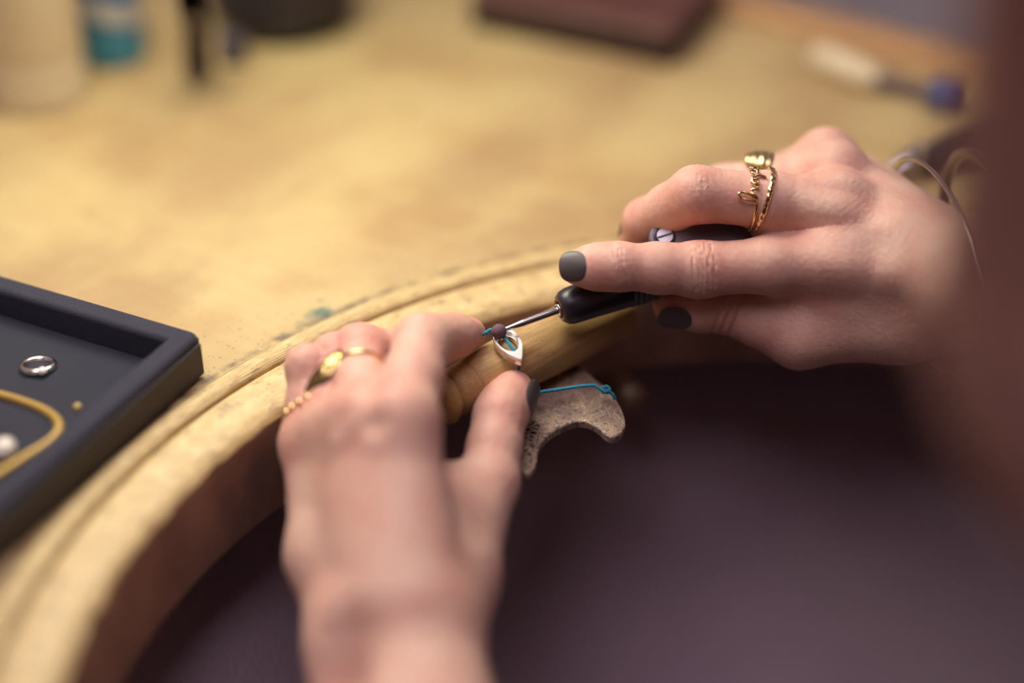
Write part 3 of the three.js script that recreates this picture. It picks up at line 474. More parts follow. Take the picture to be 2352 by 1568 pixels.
{
  const H = -0.0165, pin = [[1196, 1078], [1206, 1085], [1220, 1082], [1231, 1062], [1237, 1030], [1254, 1003], [1288, 980], [1330, 966], [1364, 975], [1392, 997], [1410, 1002], [1428, 992], [1437, 970], [1428, 938], [1402, 896], [1366, 868], [1320, 825], [1262, 782], [1160, 775], [1075, 830], [1080, 885], [1120, 960], [1160, 1040]].map(([x, y]) => G(x, y, H));
  const base = G(1180, 850, H), t = thing('bench_pin', 'grey worn wooden bench pin with a rounded notch and drilled holes', 'bench pin', base);
  const curve = new THREE.CatmullRomCurve3(pin, true, 'catmullrom', 0.5).getPoints(140), sh = new THREE.Shape(curve.map((p) => new THREE.Vector2(p.x - base.x, -(p.z - base.z))));
  const holes = [[1228, 985], [1224, 992], [1219, 1002], [1216, 1012], [1221, 1022], [1213, 1030], [1217, 1040], [1211, 1052], [1220, 1056], [1206, 1064], [1199, 1074], [1234, 977], [1208, 1017], [1225, 970]];
  for (const [x, y] of holes) { const q = G(x, y, H), h = new THREE.Path(); h.absarc(q.x - base.x, -(q.z - base.z), 0.0006 + 0.0002 * rnd(), 0, Math.PI * 2, true); sh.holes.push(h); }
  const g = new THREE.ExtrudeGeometry(sh, { depth: 0.0018, bevelEnabled: true, bevelThickness: 0.0008, bevelSize: 0.0010, bevelOffset: -0.0010, bevelSegments: 4, curveSegments: 12 });
  g.rotateX(-Math.PI / 2).translate(0, -0.0026, 0);
  const pinTex = tex(1024, (u, v) => {
    const g1 = fbm(u * 6 + v * 3, v * 6 - u * 3, 41, 4); let c = mixc([0.66, 0.57, 0.47], [0.52, 0.44, 0.38], clamp(0.5 + g1));
    let scr = 0; for (let k = 0; k < 4; k++) { const an = k * 0.83 + 0.3, x = u * Math.cos(an) + v * Math.sin(an), y = -u * Math.sin(an) + v * Math.cos(an), q = noise(x * 90 + k * 9, y * 5, k); scr = Math.max(scr, smooth(0.66, 0.9, q)); }
    c = mixc(c, [0.92, 0.85, 0.74], scr * 0.6); const dark = fbm(u * 26, v * 26, 45, 4); return mixc(c, [0.30, 0.30, 0.31], smooth(0.12, 0.5, dark) * 0.6);
  });
  pinTex.repeat.set(16, 16);
  part('board', g, std(0xffffff, 0.5, { map: pinTex, bumpMap: pinTex, bumpScale: 0.00025 }), t);
  // clamp peg below the pin
  const a = G(1392, 838, -0.042), b = G(1472, 942, -0.046), ax = b.clone().sub(a), L = ax.length();
  wpart('clamp_peg', lathe([[0, 0], [0.004, 0.0005], [0.0058, 0.003], [0.0062, 0.008], [0.0056, L * 0.5], [0.0064, L - 0.008], [0.006, L - 0.003], [0.004, L - 0.0005], [0, L]].map(([r, y]) => [r, y])).applyMatrix4(frame(a, ax)), std(hex('#715545'), 0.28), t, 'brown turned peg of the pin clamp');
  wpart('clamp_rod', tube([a.clone().lerp(b, 0.4), G(1330, 800, -0.045), G(1230, 760, -0.03)], 0.0025, 16, 8), std(hex('#3b333b'), 0.4, { metalness: 0.8 }), t);
}
// silver ring setting
const silver = std(hex('#fbf6f6'), 0.55, { metalness: 1, bumpMap: tex(256, (u, v) => 0.5 + 0.5 * fbm(u * 14, v * 14, 51, 3), { srgb: false, repeat: [180, 180] }), bumpScale: 0.0004 });
const silverSmooth = std(hex('#e8d8cc'), 0.16, { metalness: 1 });
const RING_H = 0.0082;
{
  const z5 = (x, y) => G(1100 + x / 9.8, 730 + y / 9.8, RING_H), base = z5(680, 580);
  const t = thing('silver_ring', 'silver ring with an open pear shaped setting tied on the wooden stick', 'ring', base);
  const flat = (pts) => new THREE.CatmullRomCurve3(pts.map(([x, y]) => z5(x, y).sub(base)), true, 'catmullrom', 0.5).getPoints(120).map((p) => new THREE.Vector2(p.x, -p.z));
  const outer = flat([[966, 900], [950, 916], [890, 905], [780, 862], [650, 792], [520, 700], [420, 612], [350, 530], [318, 440], [330, 350], [400, 275], [510, 238], [620, 232], [725, 242], [805, 292], [880, 372], [940, 455], [975, 545], [984, 680], [980, 830]]);
  const inner = flat([[780, 742], [850, 712], [896, 630], [890, 530], [845, 435], [765, 350], [665, 302], [565, 308], [460, 350], [410, 430], [425, 540], [510, 650], [640, 722]]);
  const inner2 = flat([[775, 722], [835, 690], [872, 620], [866, 530], [825, 445], [750, 372], [660, 330], [575, 335], [480, 372], [438, 440], [450, 535], [525, 635], [645, 702]]);
  const ext = (o, i, d, bv) => { const s = new THREE.Shape(o); s.holes.push(new THREE.Path(i)); return new THREE.ExtrudeGeometry(s, { depth: d, bevelEnabled: bv > 0, bevelThickness: bv, bevelSize: bv, bevelOffset: -bv, bevelSegments: 3 }).rotateX(-Math.PI / 2); };
  part('setting', ext(outer, inner, 0.0012, 0.00022).translate(0, -0.0014, 0), silver, t);
  part('setting_wall', ext(outer.map((p) => p.clone().multiplyScalar(0.985)), inner2, 0.0012, 0.0001).translate(0, -0.0027, 0), silverSmooth, t, 'polished lower wall of the setting');
}
const threadTex = tex(128, (u, v) => mixc([0.16, 0.52, 0.66], [0.30, 0.66, 0.74], clamp(0.5 + 0.8 * Math.sin((u * 40 + v) * 6.28))));
const threadMat = std(hex('#2f93ad'), 0.7, { sheen: 0.5, sheenColor: new THREE.Color(0.5, 0.9, 1), sheenRoughness: 0.5 });
function cord(pts, r = 0.00062, strands = 3, pitch = 0.0022) {                  // plies twisted round each other
  const c = new THREE.CatmullRomCurve3(pts), len = c.getLength(), n = Math.ceil(len / 0.00035), fr = c.computeFrenetFrames(n), out = [];
  for (let s = 0; s < strands; s++) {
    const q = []; for (let i = 0; i <= n; i++) { const a = i / n * len / pitch * Math.PI * 2 + s * Math.PI * 2 / strands, p = c.getPointAt(i / n); q.push(p.addScaledVector(fr.normals[i], Math.cos(a) * r * 0.52).addScaledVector(fr.binormals[i], Math.sin(a) * r * 0.52)); }
    out.push(new THREE.TubeGeometry(new THREE.CatmullRomCurve3(q), n, r * 0.56, 6));
  }
  return out;
}
{
  const t = thing('blue_thread', 'blue twisted thread tied through the silver ring with a knot at its end', 'thread', G(1166, 790, 0.005));
  wpart('tied_length', merge([...cord([P(1100, 772, 0.577), P(1116, 764, 0.5735), G(1130, 757, 0.009), G(1142, 760, 0.0092), G(1157, 773, 0.0088), G(1170, 790, 0.0085), G(1183, 808, 0.0072), G(1190, 822, 0.0052), G(1192, 833, 0.0035), G(1190, 848, 0.0005)], 0.00066)]), threadMat, t);
  const kA = P(1380, 888, 0.583), K = (dx, dy, dz) => P(1392 + dx, 893 + dy, 0.583 + dz);
  const knot = cord([P(1205, 912, 0.580), P(1222, 904, 0.580), P(1290, 893, 0.581), P(1350, 885, 0.582), P(1366, 885, 0.582), K(-16, -2, -0.0009), K(-6, 4, -0.0012), K(4, 8, -0.0004), K(8, 0, 0.0008), K(0, -6, 0.0008), K(-8, 0, 0.0002), K(-6, 8, -0.0006), K(4, 4, -0.0014), K(10, 8, -0.0006), K(16, 14, 0), K(20, 22, 0.001)], 0.0006);
  for (let i = 0; i < 14; i++) { const q = K(-8 + 16 * rnd(), -4 + 12 * rnd(), -0.0008), d = camVec(rnd() - 0.5, rnd() - 0.4, 0.5).multiplyScalar(0.0016); knot.push(tube([q, q.clone().addScaledVector(d, 0.5).add(camVec(0, 0.0002, 0).multiplyScalar(0.0002)), q.clone().add(d)], 0.00006, 4, 4)); }
  wpart('loose_end', merge(knot), threadMat, t, 'loose end of the thread with a knot');
}

// ---------------------------------------------------------------- handpiece
{
  const BALL = P(1146, 761, 0.574), REAR = P(1620, 590, 0.5975), dir = REAR.clone().sub(BALL).normalize(), black = std(hex('#241f29'), 0.32, { clearcoat: 0.3, clearcoatRoughness: 0.25, bumpMap: tex(128, (u, v) => noise(u * 60, v * 60, 3) * 0.5 + 0.5, { srgb: false, repeat: [6, 6] }), bumpScale: 0.00004 }), dark = std(hex('#37323c'), 0.35, { metalness: 0.7 }), steel = std(hex('#cfd2d6'), 0.2, { metalness: 1 });
  const t = thing('rotary_handpiece', 'black rotary handpiece with a steel shank and a small brown polishing ball', 'handpiece', BALL);
  const M = frame(vec(0, 0, 0), dir, camVec(0, 0, 1)), add = (n, pts, m, label, seg = 56) => part(n, lathe(pts.map(([r, y]) => [r * mm, y * mm]), seg).applyMatrix4(M), m, t, label);
  const ballPts = []; for (let i = 0; i <= 20; i++) { const a = -Math.PI / 2 + Math.PI * i / 20; ballPts.push([Math.cos(a) * 2.55, Math.sin(a) * 2.55]); }
  add('polishing_ball', ballPts, std(hex('#6b5058'), 0.75, { bumpMap: tex(64, (u, v) => 0.5 + 0.5 * fbm(u * 20, v * 20, 3, 3), { srgb: false }), bumpScale: 0.0001 }), 'brown rubber polishing ball');
  add('shank', [[0, 2.2], [0.75, 2.3], [0.8, 4.2], [1.17, 8.6], [1.2, 9], [1.2, 23]], steel, 'steel shank of the bur');
  add('collet', [[1.25, 21.6], [2.1, 21.6], [2.25, 22], [2.25, 23.4]], steel, 'steel collet');
  add('nose_cone', [[2.3, 23.6], [2.9, 22.9], [3.2, 22.6], [3.6, 22.5], [4.6, 22.9], [5.7, 24.2], [6.25, 26.2], [6.4, 29], [6.6, 34], [7.0, 40], [7.3, 45], [7.4, 47]], black, 'black rounded nose');
  add('nose_ring', [[2.9, 22.75], [3.1, 22.4], [3.5, 22.3], [3.75, 22.45]], std(hex('#8a6c60'), 0.3, { metalness: 0.9 }));
  for (let i = 0; i < 5; i++) { const y = 47.2 + i * 2.1, r = 7.3 + i * 0.1; add('grip_ring', [[r - 0.5, y - 0.3], [r, y], [r + 0.4, y + 0.5], [r + 0.4, y + 1.1], [r, y + 1.6], [r - 0.5, y + 1.9]], std(hex('#5f5a64'), 0.4, { metalness: 0.3 })); }
  add('barrel', [[7.0, 46], [7.3, 57.6], [8, 58], [8.2, 59], [8.2, 86], [7.6, 88], [4, 89], [0, 89]], black);
  // lever plate with a slotted screw on the side seen from above
  const pA = P(1526, 545, 0.5865), pB = P(1738, 532, 0.5885), ln = pB.clone().sub(pA), Lm = frame(pA, ln, camVec(0, 0.35, 0.93));
  const sh = new THREE.Shape(); const L = ln.length(), w = 0.0046; sh.moveTo(w, 0); sh.lineTo(w * 1.15, L); sh.lineTo(-w * 1.15, L); sh.lineTo(-w, 0); sh.absarc(0, 0, w, Math.PI, Math.PI * 2, false);
  wpart('lever', new THREE.ExtrudeGeometry(sh, { depth: 0.0032, bevelEnabled: true, bevelThickness: 0.0005, bevelSize: 0.0005, bevelSegments: 3 }).translate(0, 0, -0.0032).applyMatrix4(Lm), std(hex('#6c6872'), 0.42, { metalness: 0.45 }), t, 'grey steel lever plate');
  const slot = merge([new THREE.CylinderGeometry(0.0027, 0.0028, 0.0012, 40).rotateX(Math.PI / 2)]);
  const screw = wpart('screw', slot.translate(0, 0, 0.0009).applyMatrix4(Lm), std(hex('#b9b8bd'), 0.45, { metalness: 1 }), t, 'slotted screw head');
  wpart('screw_slot', new THREE.BoxGeometry(0.0005, 0.0052, 0.0003).rotateZ(0.25).translate(0, 0, 0.0016).applyMatrix4(Lm), std(hex('#17131a'), 0.8), screw);
  wpart('screw_seat', new THREE.TorusGeometry(0.0033, 0.0005, 8, 40).translate(0, 0, 0.0006).applyMatrix4(Lm), dark, screw);
}

// ---------------------------------------------------------------- rings and bangles
const gold = std(hex('#edca92'), 0.18, { metalness: 1 }), paleGold = std(hex('#d9c48a'), 0.28, { metalness: 1 });
const ringAt = (sdf, a, b, t, tilt = vec(0, 0, 0)) => {
  const square = b.clone().sub(a).normalize();                          // a closed path hugging the finger
  const c = a.clone().lerp(b, t), ax = b.clone().sub(a).normalize().add(tilt).normalize(), M = frame(c, ax, camVec(0, 0, 1)), X = vec().setFromMatrixColumn(M, 0), Z = vec().setFromMatrixColumn(M, 2);
  let r = 0; for (let i = 0; i < 24; i++) { const q = i / 24 * Math.PI * 2, d = leave(sdf, c, X.clone().multiplyScalar(Math.cos(q)).addScaledVector(Z, Math.sin(q)), 0.016); r = Math.max(r, d); }
  r = 0; const MS = frame(c, square, camVec(0, 0, 1)), XS = vec().setFromMatrixColumn(MS, 0), ZS = vec().setFromMatrixColumn(MS, 2);
  for (let i = 0; i < 24; i++) { const q = i / 24 * Math.PI * 2; r = Math.max(r, leave(sdf, c, XS.clone().multiplyScalar(Math.cos(q)).addScaledVector(ZS, Math.sin(q)), 0.016)); }
  return { c, ax, M, X, Z, r };
};
{ // word ring: bent gold wire; letters run round the finger
  const R = ringAt(fingerOf(RIGHT, 1), RJ.m[1], RJ.m[0], 0.40, camVec(0, -0.02, 0).multiplyScalar(0.02)), r = R.r + 0.0003;
  const t = thing('word_ring', 'gold wire ring with a handwritten word on the middle finger near the knuckle', 'ring', R.c);
  const on = (th, y, lift = 0) => R.c.clone().addScaledVector(R.X, Math.cos(th) * (r + lift)).addScaledVector(R.Z, Math.sin(th) * (r + lift)).addScaledVector(R.ax, -y);
  // angle of the word's start, found as the place on the circle seen lowest but facing the camera
  const ang = (px, py) => { let best = 0, bd = 1e9; for (let i = 0; i < 360; i++) { const th = i / 360 * Math.PI * 2, q = on(th, 0), v = q.clone().applyMatrix4(camera.matrixWorldInverse), x = 1176 - v.x / v.z * FPX, y = 784 + v.y / v.z * FPX, front = R.X.clone().multiplyScalar(Math.cos(th)).addScaledVector(R.Z, Math.sin(th)).dot(camera.position.clone().sub(q).normalize()); const d = Math.hypot(x - px, y - py) + (front < -0.2 ? 900 : 0); if (d < bd) { bd = d; best = th; } } return best; };
  const a0 = ang(1728, 464), a1 = ang(1724, 372); let span = a1 - a0; if (span > Math.PI) span -= Math.PI * 2; if (span < -Math.PI) span += Math.PI * 2;
  const word = [[0, 0], [0.02, 1.2], [0.03, 3.4], [0.06, 5.6], [0.12, 6.2], [0.16, 5.2], [0.14, 3.2], [0.10, 1.2], [0.09, 0.1], [0.13, 1.3], [0.19, 2.3], [0.23, 1.6], [0.235, 0.4], [0.28, 0.2], [0.33, 1.5], [0.37, 2.4], [0.42, 2.0], [0.43, 0.8], [0.38, 0.1], [0.335, 0.8], [0.36, 2.0], [0.45, 2.0], [0.50, 1.6], [0.53, 0.4], [0.52, -1.6], [0.50, -2.4], [0.53, -0.6], [0.56, 1.6], [0.62, 2.3], [0.67, 1.6], [0.65, 0.4], [0.59, 0.3], [0.66, 0.1], [0.72, 0.6], [0.78, 1.6], [0.82, 2.3], [0.79, 2.5], [0.75, 1.6], [0.77, 0.4], [0.84, 0.1], [0.92, 0.6], [1, 0.2]];
  wpart('wire_word', tube(word.map(([s, y]) => on(a0 + span * s, y * mm * 1.02, 0.0006 + 0.0002 * Math.sin(s * 60))), 0.0005, 420, 10), gold, t, 'handwritten word in gold wire');
  const back = []; for (let i = 0; i <= 40; i++) back.push(on(a0 - (Math.sign(span)) * (Math.PI * 2 - Math.abs(span)) * i / 40, (i === 40 ? 0.2 : 0) * mm, 0.0003));
  wpart('band', tube(back, 0.00055, 90, 10), gold, t);
}
{ // hammered band
  const R = ringAt(fingerOf(RIGHT, 1), RJ.m[1], RJ.m[0], 0.475, camVec(0, -1, 0).multiplyScalar(0.2)), r = R.r + 0.0002, t = thing('hammered_ring', 'narrow hammered gold band on the middle finger above the word ring', 'ring', R.c);
  const N = 26, pos = [], idx = [];
  for (let i = 0; i < N * 4; i++) { const k = i / (N * 4), th = k * Math.PI * 2, f = 0.5 - 0.5 * Math.cos(i / 4 * Math.PI * 2), w = 0.0009 + 0.0002 * noise(Math.floor(i / 4) * 3.1, 1, 1), rr = r + 0.00075 + 0.00032 * f;
    for (const [dr, y] of [[0, -0.75], [0.00085, -0.9], [0.001, 0], [0.00085, 0.9], [0, 0.75]]) { const q = dr ? rr - 0.001 + dr : r; pos.push(Math.cos(th) * q, y * w, Math.sin(th) * q); } }
  const T = N * 4; for (let i = 0; i < T; i++) for (let j = 0; j < 5; j++) { const a = i * 5 + j, b = i * 5 + (j + 1) % 5, c = ((i + 1) % T) * 5 + j, d = ((i + 1) % T) * 5 + (j + 1) % 5; idx.push(a, b, c, b, d, c); }
  const g = new THREE.BufferGeometry(); g.setAttribute('position', new THREE.Float32BufferAttribute(pos, 3)); g.setIndex(idx); g.computeVertexNormals();
  wpart('band', g.applyMatrix4(R.M), gold, t);
}
{ // domed ring on the ring finger behind
  const R = ringAt(fingerOf(RIGHT, 2), RJ.r[1], RJ.r[0], 0.34), r = R.r + 0.0003, t = thing('domed_ring', 'gold ring with a ribbed dome on the finger behind the word ring', 'ring', R.c);
  wpart('band', new THREE.TorusGeometry(r + 0.0004, 0.0008, 10, 60).rotateX(Math.PI / 2).applyMatrix4(R.M), paleGold, t);
  const up = camVec(0, 0.8, 0.6); const c = R.c.clone().addScaledVector(up, r - 0.0002), M = frame(c, up, R.ax), dome = new THREE.SphereGeometry(1, 40, 20, 0, Math.PI * 2, 0, Math.PI / 2), p = dome.attributes.position;
  for (let i = 0; i < p.count; i++) { const x = p.getX(i), y = p.getY(i), z = p.getZ(i), k = 1 + 0.06 * Math.cos(z * 16); p.setXYZ(i, x * 0.0052 * k, y * 0.0032 * k, z * 0.0068 * k); } dome.computeVertexNormals();
  wpart('dome', dome.applyMatrix4(M), paleGold, t, 'ribbed gold dome');
}
{ // thin band on the left middle finger
  const R = ringAt(fingerOf(LEFT, 1), LJ.m[1], LJ.m[0], 0.36), t = thing('thin_ring', 'thin plain gold ring on the middle finger of the hand holding the thread', 'ring', R.c);
  wpart('band', new THREE.TorusGeometry(R.r + 0.0004, 0.0007, 12, 80).rotateX(Math.PI / 2).applyMatrix4(R.M), gold, t);
}
{ // wide band on the left ring finger
  const R = ringAt(fingerOf(LEFT, 2), LJ.r[1], LJ.r[0], 0.36, camVec(0.9, -0.1, 0).multiplyScalar(1.25)), r = R.r * 1.12 + 0.0006, t = thing('wide_ring', 'wide engraved gold band set at a slant between two fingers', 'ring', R.c), h = 0.0026;
  const prof = [[r, -h], [r + 0.0008, -h * 1.02], [r + 0.0013, -h * 0.8], [r + 0.0015, 0], [r + 0.0013, h * 0.8], [r + 0.0008, h * 1.02], [r, h], [r, -h]];
  wpart('band', lathe(prof, 90).applyMatrix4(R.M), std(hex('#c9b070'), 0.26, { metalness: 1, bumpMap: tex(256, (u, v) => 0.5 + 0.5 * Math.sin(u * 160 + 3 * Math.sin(v * 20)), { srgb: false }), bumpScale: 0.0002 }), t);
  for (const s of [-1, 1]) wpart('rim', new THREE.TorusGeometry(r + 0.0009, 0.0004, 8, 80).rotateX(Math.PI / 2).translate(0, s * h * 0.95, 0).applyMatrix4(R.M), std(hex('#5d4a3a'), 0.35, { metalness: 1 }), t);
}
{ // beaded ring on the left little finger
  const R = ringAt(fingerOf(LEFT, 3), LJ.p[1], LJ.p[0], 0.5, camVec(1, 0, 0).multiplyScalar(0.45)), r = R.r + 0.0010, t = thing('beaded_ring', 'ring of small gold beads on the little finger', 'ring', R.c), n = Math.round(Math.PI * 2 * r / 0.0032), bead = new THREE.SphereGeometry(0.0013, 20, 14);
  for (let i = 0; i < n; i++) { const a = i / n * Math.PI * 2; const m = part('bead', bead, gold, t); m.position.copy(R.X).multiplyScalar(Math.cos(a) * r).addScaledVector(R.Z, Math.sin(a) * r); }
}
{ // bangles on the right wrist
  const mk = (name, label, pts, r, mat) => { const t = thing(name, label, 'bangle', pts[0].clone().add(pts[2]).multiplyScalar(0.5)); const a = pts[0], b = pts[1], c = a.clone().add(pts[2]).multiplyScalar(0.5), u = a.clone().sub(c), v = b.clone().sub(c), ring = []; for (let i = 0; i < 64; i++) { const q = i / 64 * Math.PI * 2; ring.push(c.clone().addScaledVector(u, Math.cos(q)).addScaledVector(v, Math.sin(q))); } wpart('hoop', tube(ring, r, 128, 10, true), mat, t); };
  mk('silver_bangle', 'thin silver bangle loose on the wrist next to the hair', [P(2096, 366, 0.60), P(2244, 640, 0.532), P(2166, 856, 0.566)], 0.0008, std(hex('#d8cfc4'), 0.2, { metalness: 1 }));
  mk('dark_bangle', 'dark polished bangle higher on the wrist, half hidden by hair', [P(2226, 352, 0.60), P(2350, 600, 0.528), P(2290, 818, 0.56)], 0.0022, std(hex('#2a2228'), 0.2, { clearcoat: 0.8 }));
}

// ---------------------------------------------------------------- tray and what lies in it
{
  const H = 0.0147, c0 = G(464, 770, H), back = G(0, 651, H).sub(c0).normalize(), fx = back.clone().setY(0).normalize().applyAxisAngle(vec(0, 1, 0), -0.046), fz = vec(-fx.z, 0, fx.x);  // along the back rim, and towards the camera
  if (fz.z < 0) fz.negate();
  const M = new THREE.Matrix4().makeBasis(fx.clone().negate(), vec(0, 1, 0), fz), W = 0.20, D = 0.26;
  const t = thing('display_tray', 'black velvet lined jewellery tray standing on the bench edge', 'tray', c0.clone().setY(BENCH + 0.0013));
  t.setRotationFromMatrix(M); t.updateMatrixWorld(true);
  const velvet = std(hex('#353541'), 0.95, { sheen: 1, sheenColor: new THREE.Color(0.42, 0.48, 0.55), sheenRoughness: 0.4, bumpMap: tex(256, (u, v) => 0.5 + 0.5 * noise(u * 120, v * 120, 2), { srgb: false, repeat: [30, 30] }), bumpScale: 0.0003 }), shell = std(hex('#2a2428'), 0.55);
  const wl = 0.0085;                                                             // rim width; x runs 0..-W, z 0..D
  
  const box = (Q, i, r) => { const x0 = -W + i, x1 = -i, z0 = -D + i, z1 = -i; Q.moveTo(x0 + r, z0); Q.lineTo(x1 - r, z0); Q.quadraticCurveTo(x1, z0, x1, z0 + r); Q.lineTo(x1, z1 - r); Q.quadraticCurveTo(x1, z1, x1 - r, z1); Q.lineTo(x0 + r, z1); Q.quadraticCurveTo(x0, z1, x0, z1 - r); Q.lineTo(x0, z0 + r); Q.quadraticCurveTo(x0, z0, x0 + r, z0); return Q; };
  const fr = box(new THREE.Shape(), 0.0022, 0.002); fr.holes.push(box(new THREE.Path(), wl - 0.0022, 0.0012));
  part('rim', new THREE.ExtrudeGeometry(fr, { depth: H - 0.0044, bevelEnabled: true, bevelThickness: 0.0022, bevelSize: 0.0022, bevelSegments: 6 }).rotateX(-Math.PI / 2).translate(0, 0.0022, 0), velvet, t);
  part('outer_side', rbox(0.0012, H - 0.003, D - 0.004, 0.0005).translate(0.0003, (H - 0.003) / 2, D / 2), shell, t, 'matt black outer side'); part('outer_side', rbox(W - 0.004, H - 0.003, 0.0012, 0.0005).translate(-W / 2, (H - 0.003) / 2, -0.0003), shell, t);
  part('lining', rbox(W - 0.01, 0.004, D - 0.01, 0.001).translate(-W / 2, 0.0021, D / 2), velvet, t, 'dark velvet floor of the tray');
  const F = 0.0042;
  const p = (x, y, h = F) => G(x, y, h);
  const ring = thing('small_ring', 'small silver ring lying in the tray with a bright stone', 'ring', p(90, 850, F)); part('band', new THREE.TorusGeometry(0.0050, 0.0012, 14, 60).rotateX(Math.PI / 2 - 0.16).translate(0, 0.0018, 0), std(hex('#e6ddd6'), 0.2, { metalness: 1 }), ring); part('stone', new THREE.SphereGeometry(0.0016, 20, 14).scale(1, 0.8, 1).translate(0.0026, 0.0031, 0.0048), std(hex('#f3ece6'), 0.08, { clearcoat: 1 }), ring, 'pale stone');
  const loop = thing('gold_loop', 'looped golden cord lying in the tray', 'cord', p(120, 980, F)); wpart('loop', tube([[-120, 905], [-60, 898], [0, 908], [60, 926], [105, 945], [132, 968], [134, 992], [110, 1018], [60, 1050], [0, 1088], [-70, 1130], [-130, 1120], [-150, 1010]].map(([x, y]) => p(x, y, F + 0.0016)), 0.0016, 120, 12, true), std(hex('#b3924a'), 0.45, { metalness: 0.35 }), loop);
  tag(part('gold_bead', new THREE.SphereGeometry(0.0015, 24, 16), std(hex('#c2ac66'), 0.4, { metalness: 0.3 }), scene), 'tiny yellow bead lying alone in the tray', 'bead').position.copy(p(178, 936, F + 0.0015));
  const pearl = part('pearl', new THREE.SphereGeometry(0.0036, 32, 20).scale(1, 0.9, 1.25), std(hex('#d9d0c2'), 0.25, { clearcoat: 0.5 }), scene); pearl.position.copy(p(10, 1030, F + 0.0033)); tag(pearl, 'pale oval pearl lying inside the looped cord', 'pearl');
}

// ---------------------------------------------------------------- things at the back of the bench
{
  const c = G(72, 262).add(vec(0, 0, -0.017)), t = thing('cream_canister', 'tall cream canister with a lighter lower band', 'canister', c), r = 0.0205;
  part('body', lathe([[0, 0], [r - 0.002, 0], [r, 0.0015], [r, 0.022]], 64), std(hex('#ece0c2'), 0.4), t, 'pale lower band');
  part('sleeve', lathe([[r - 0.0004, 0.0215], [r + 0.0003, 0.022], [r + 0.0003, 0.105], [r - 0.0004, 0.1055]], 64), std(hex('#dccaa4'), 0.55), t, 'tan paper sleeve');
  part('lid', lathe([[r - 0.0004, 0.105], [r + 0.0008, 0.106], [r + 0.0008, 0.118], [r - 0.001, 0.1195], [0, 0.1195]], 64), std(hex('#cdbd9c'), 0.4), t);
}
{
  const c = G(252, 158).add(vec(0, 0, -0.012)), t = thing('blue_bottle', 'small blue plastic bottle with a pale slanted band', 'bottle', c), r = 0.0142;
  const band = tex(256, (u, v) => { const s = v + 0.05 * Math.sin(u * 6.28); return s < 0.24 ? [0.24, 0.56, 0.68] : s < 0.27 ? [0.14, 0.30, 0.56] : s < 0.40 ? [0.76, 0.77, 0.76] : s < 0.45 ? [0.12, 0.22, 0.5] : [0.06, 0.52, 0.76]; });
  const prof = [[0, 0], [r - 0.003, 0], [r, 0.002], [r, 0.064], [r - 0.002, 0.068], [0.007, 0.074], [0.006, 0.078]], bg = lathe(prof, 64);
  { const p = bg.attributes.position, q = bg.attributes.uv; for (let i = 0; i < p.count; i++) q.setY(i, clamp(p.getY(i) / 0.08, 0.002, 0.998)); }
  part('body', bg, std(0xffffff, 0.3, { map: band }), t);
  part('cap', lathe([[0.0066, 0.076], [0.0066, 0.09], [0.006, 0.092], [0, 0.092]], 40), std(hex('#e6e2dc'), 0.4), t);
}
{
  const c = G(640, 100).add(vec(0, 0, -0.024)), t = thing('tool_stand', 'squat black tool holder with a dark handle leaning at its side', 'tool stand', c);
  part('bowl', lathe([[0, 0], [0.022, 0], [0.030, 0.004], [0.034, 0.014], [0.035, 0.034], [0.033, 0.036], [0.031, 0.034], [0.03, 0.014], [0, 0.008]], 64), std(hex('#2a2430'), 0.5), t);
  wpart('handle', tube([G(455, 160, 0.004), G(452, 120, 0.012), G(450, 60, 0.03), G(440, 0, 0.05)], 0.0062, 20, 12), std(hex('#41333f'), 0.5), t, 'dark handle');
  wpart('clip', rbox(0.012, 0.014, 0.008, 0.002).translate(...G(535, 112, 0.007).toArray()), std(hex('#4b4552'), 0.4), t, 'small grey clip');
}
{
  const a = G(1078, 66), b = G(1538, 156), ex = b.clone().sub(a), L = ex.length(), turn = Math.atan2(-ex.z, ex.x), t = thing('wooden_block', 'dark reddish brown wooden block lying at the back of the bench', 'block', a.clone().lerp(b, 0.5), null, turn);
  part('base', rbox(L, 0.0125, 0.07, 0.002).translate(0, 0.00625, -0.035), std(hex('#4a332f'), 0.6, { map: tex(128, (u, v) => 0.8 + 0.3 * fbm(u * 4, v * 30, 3, 3)) }), t);  // shade of the front side put into a darker wood colour
  part('lid', rbox(L + 0.001, 0.005, 0.071, 0.002).translate(0, 0.0148, -0.035), std(hex('#74473d'), 0.45, { map: tex(128, (u, v) => 0.8 + 0.3 * fbm(u * 4, v * 30, 5, 3)) }), t);  // lit top of the block, painted as a lighter lid
}
{
  const a = G(1868, 122, 0.006), b = G(2020, 186, 0.006), c = G(2150, 214, 0.006), t = thing('brush', 'slim tool with a cream handle, dark stem and blue end lying at the bench edge', 'tool', a.clone().lerp(b, 0.5)), L = b.distanceTo(a);
  wpart('handle', lathe([[0, 0], [0.0045, 0.001], [0.006, 0.005], [0.0062, L * 0.6], [0.005, L * 0.9], [0.003, L]]).applyMatrix4(frame(a, b.clone().sub(a))), std(hex('#d8c9a6'), 0.35), t, 'cream handle');
  wpart('stem', tube([b.clone().lerp(a, 0.08), c], 0.0028, 6, 10), std(hex('#4c4048'), 0.4), t, 'dark stem');
  wpart('tip', lathe([[0.0028, 0], [0.007, 0.002], [0.0075, 0.012], [0.0055, 0.017], [0, 0.018]]).applyMatrix4(frame(c.clone().lerp(b, 0.1), c.clone().sub(b))), std(hex('#2c3f7a'), 0.35), t, 'blue end');
}
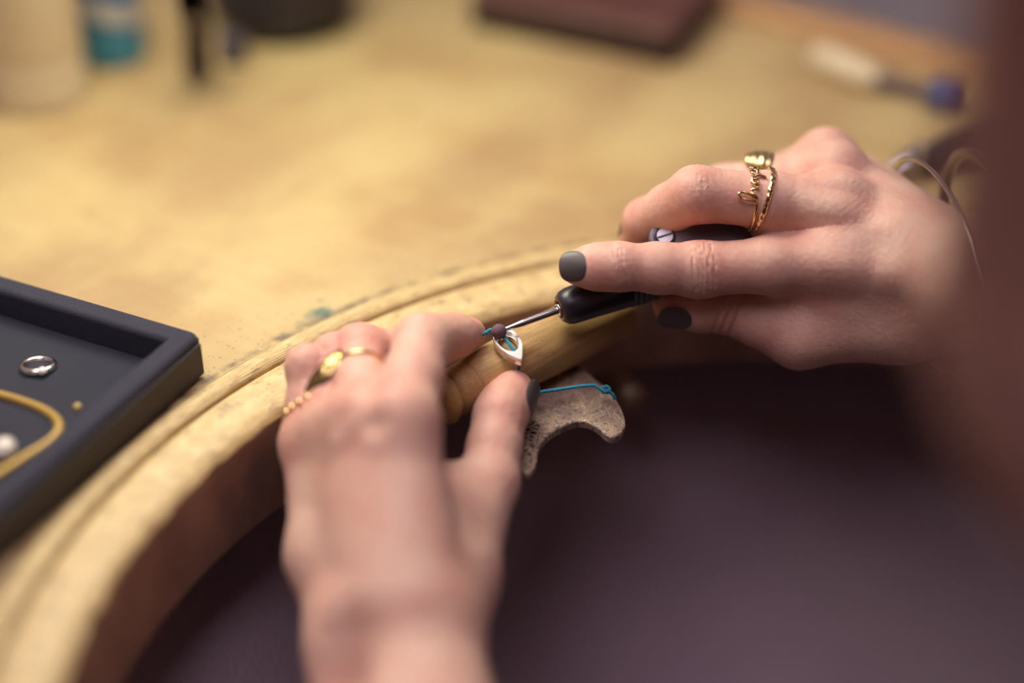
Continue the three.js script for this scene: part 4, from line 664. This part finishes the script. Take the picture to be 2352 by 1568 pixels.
{
  const t = thing('pliers', 'black handled pliers lying on the bench beyond the wrist', 'pliers', G(2160, 352)), grip = std(hex('#2b2530'), 0.4), h = 0.006;
  wpart('handle', tube([G(2110, 372, h), G(2170, 340, h), G(2260, 308, h), G(2380, 282, h)], 0.0045, 24, 12), grip, t); wpart('handle', tube([G(2110, 372, h), G(2190, 366, h), G(2290, 350, h), G(2400, 330, h)], 0.0045, 24, 12), grip, t);
  const a = G(2110, 372, h), b = G(2046, 392, h); wpart('jaw', lathe([[0.0048, 0], [0.006, 0.003], [0.005, 0.007], [0.002, a.distanceTo(b)], [0, a.distanceTo(b)]]).applyMatrix4(frame(a, b.clone().sub(a))), std(hex('#b9b4b8'), 0.22, { metalness: 1 }), t, 'steel jaws');
  wpart('pivot', new THREE.CylinderGeometry(0.0036, 0.0036, 0.013, 24).translate(...G(2112, 371, h).toArray()), std(hex('#d8d2cc'), 0.15, { metalness: 1 }), t, 'bright pivot screw');
}
// bench lamp, its head above the picture
{
  const foot = Bx(-0.12, BENCH, 0.56), headAt = V(-0.12, 0.29, 0.615), aim = V(-0.05, 0, 0.44), t = thing('bench_lamp', 'jointed bench lamp with a wide white head over the workbench', 'lamp', foot), grey = std(hex('#8d8a90'), 0.4, { metalness: 0.6 });
  part('base', lathe([[0, 0], [0.075, 0], [0.078, 0.006], [0.07, 0.018], [0.02, 0.022], [0, 0.022]], 60), grey, t);
  const elbow = foot.clone().lerp(headAt, 0.25).setY(BENCH + 0.62);
  wpart('arm', tube([foot.clone().setY(BENCH + 0.02), elbow], 0.009, 4, 14), grey, t); wpart('arm', tube([elbow, headAt.clone().add(vec(0, 0.03, 0))], 0.009, 4, 14), grey, t);
  const head = new THREE.Object3D(); head.position.copy(headAt); head.lookAt(aim); head.updateMatrixWorld(true);
  const shade = merge([rbox(KEY.size[0] + 0.05, KEY.size[1] + 0.05, 0.03, 0.008).translate(0, 0, -0.022)]); wpart('shade', shade.applyMatrix4(head.matrixWorld), std(hex('#e4e0da'), 0.5), t);
  const glow = std(0xffffff, 0.8, { emissive: KEY.color, emissiveIntensity: 6 }); wpart('diffuser', new THREE.BoxGeometry(KEY.size[0], KEY.size[1], 0.004).translate(0, 0, -0.006).applyMatrix4(head.matrixWorld), glow, t, 'glowing diffuser');
  const l = new THREE.RectAreaLight(KEY.color, KEY.power, ...KEY.size); l.name = 'bench_lamp_glow'; l.position.copy(headAt); l.lookAt(headAt.clone().multiplyScalar(2).sub(aim)); l.updateMatrixWorld(true); scene.add(l);
}
renderer.render(scene, camera);
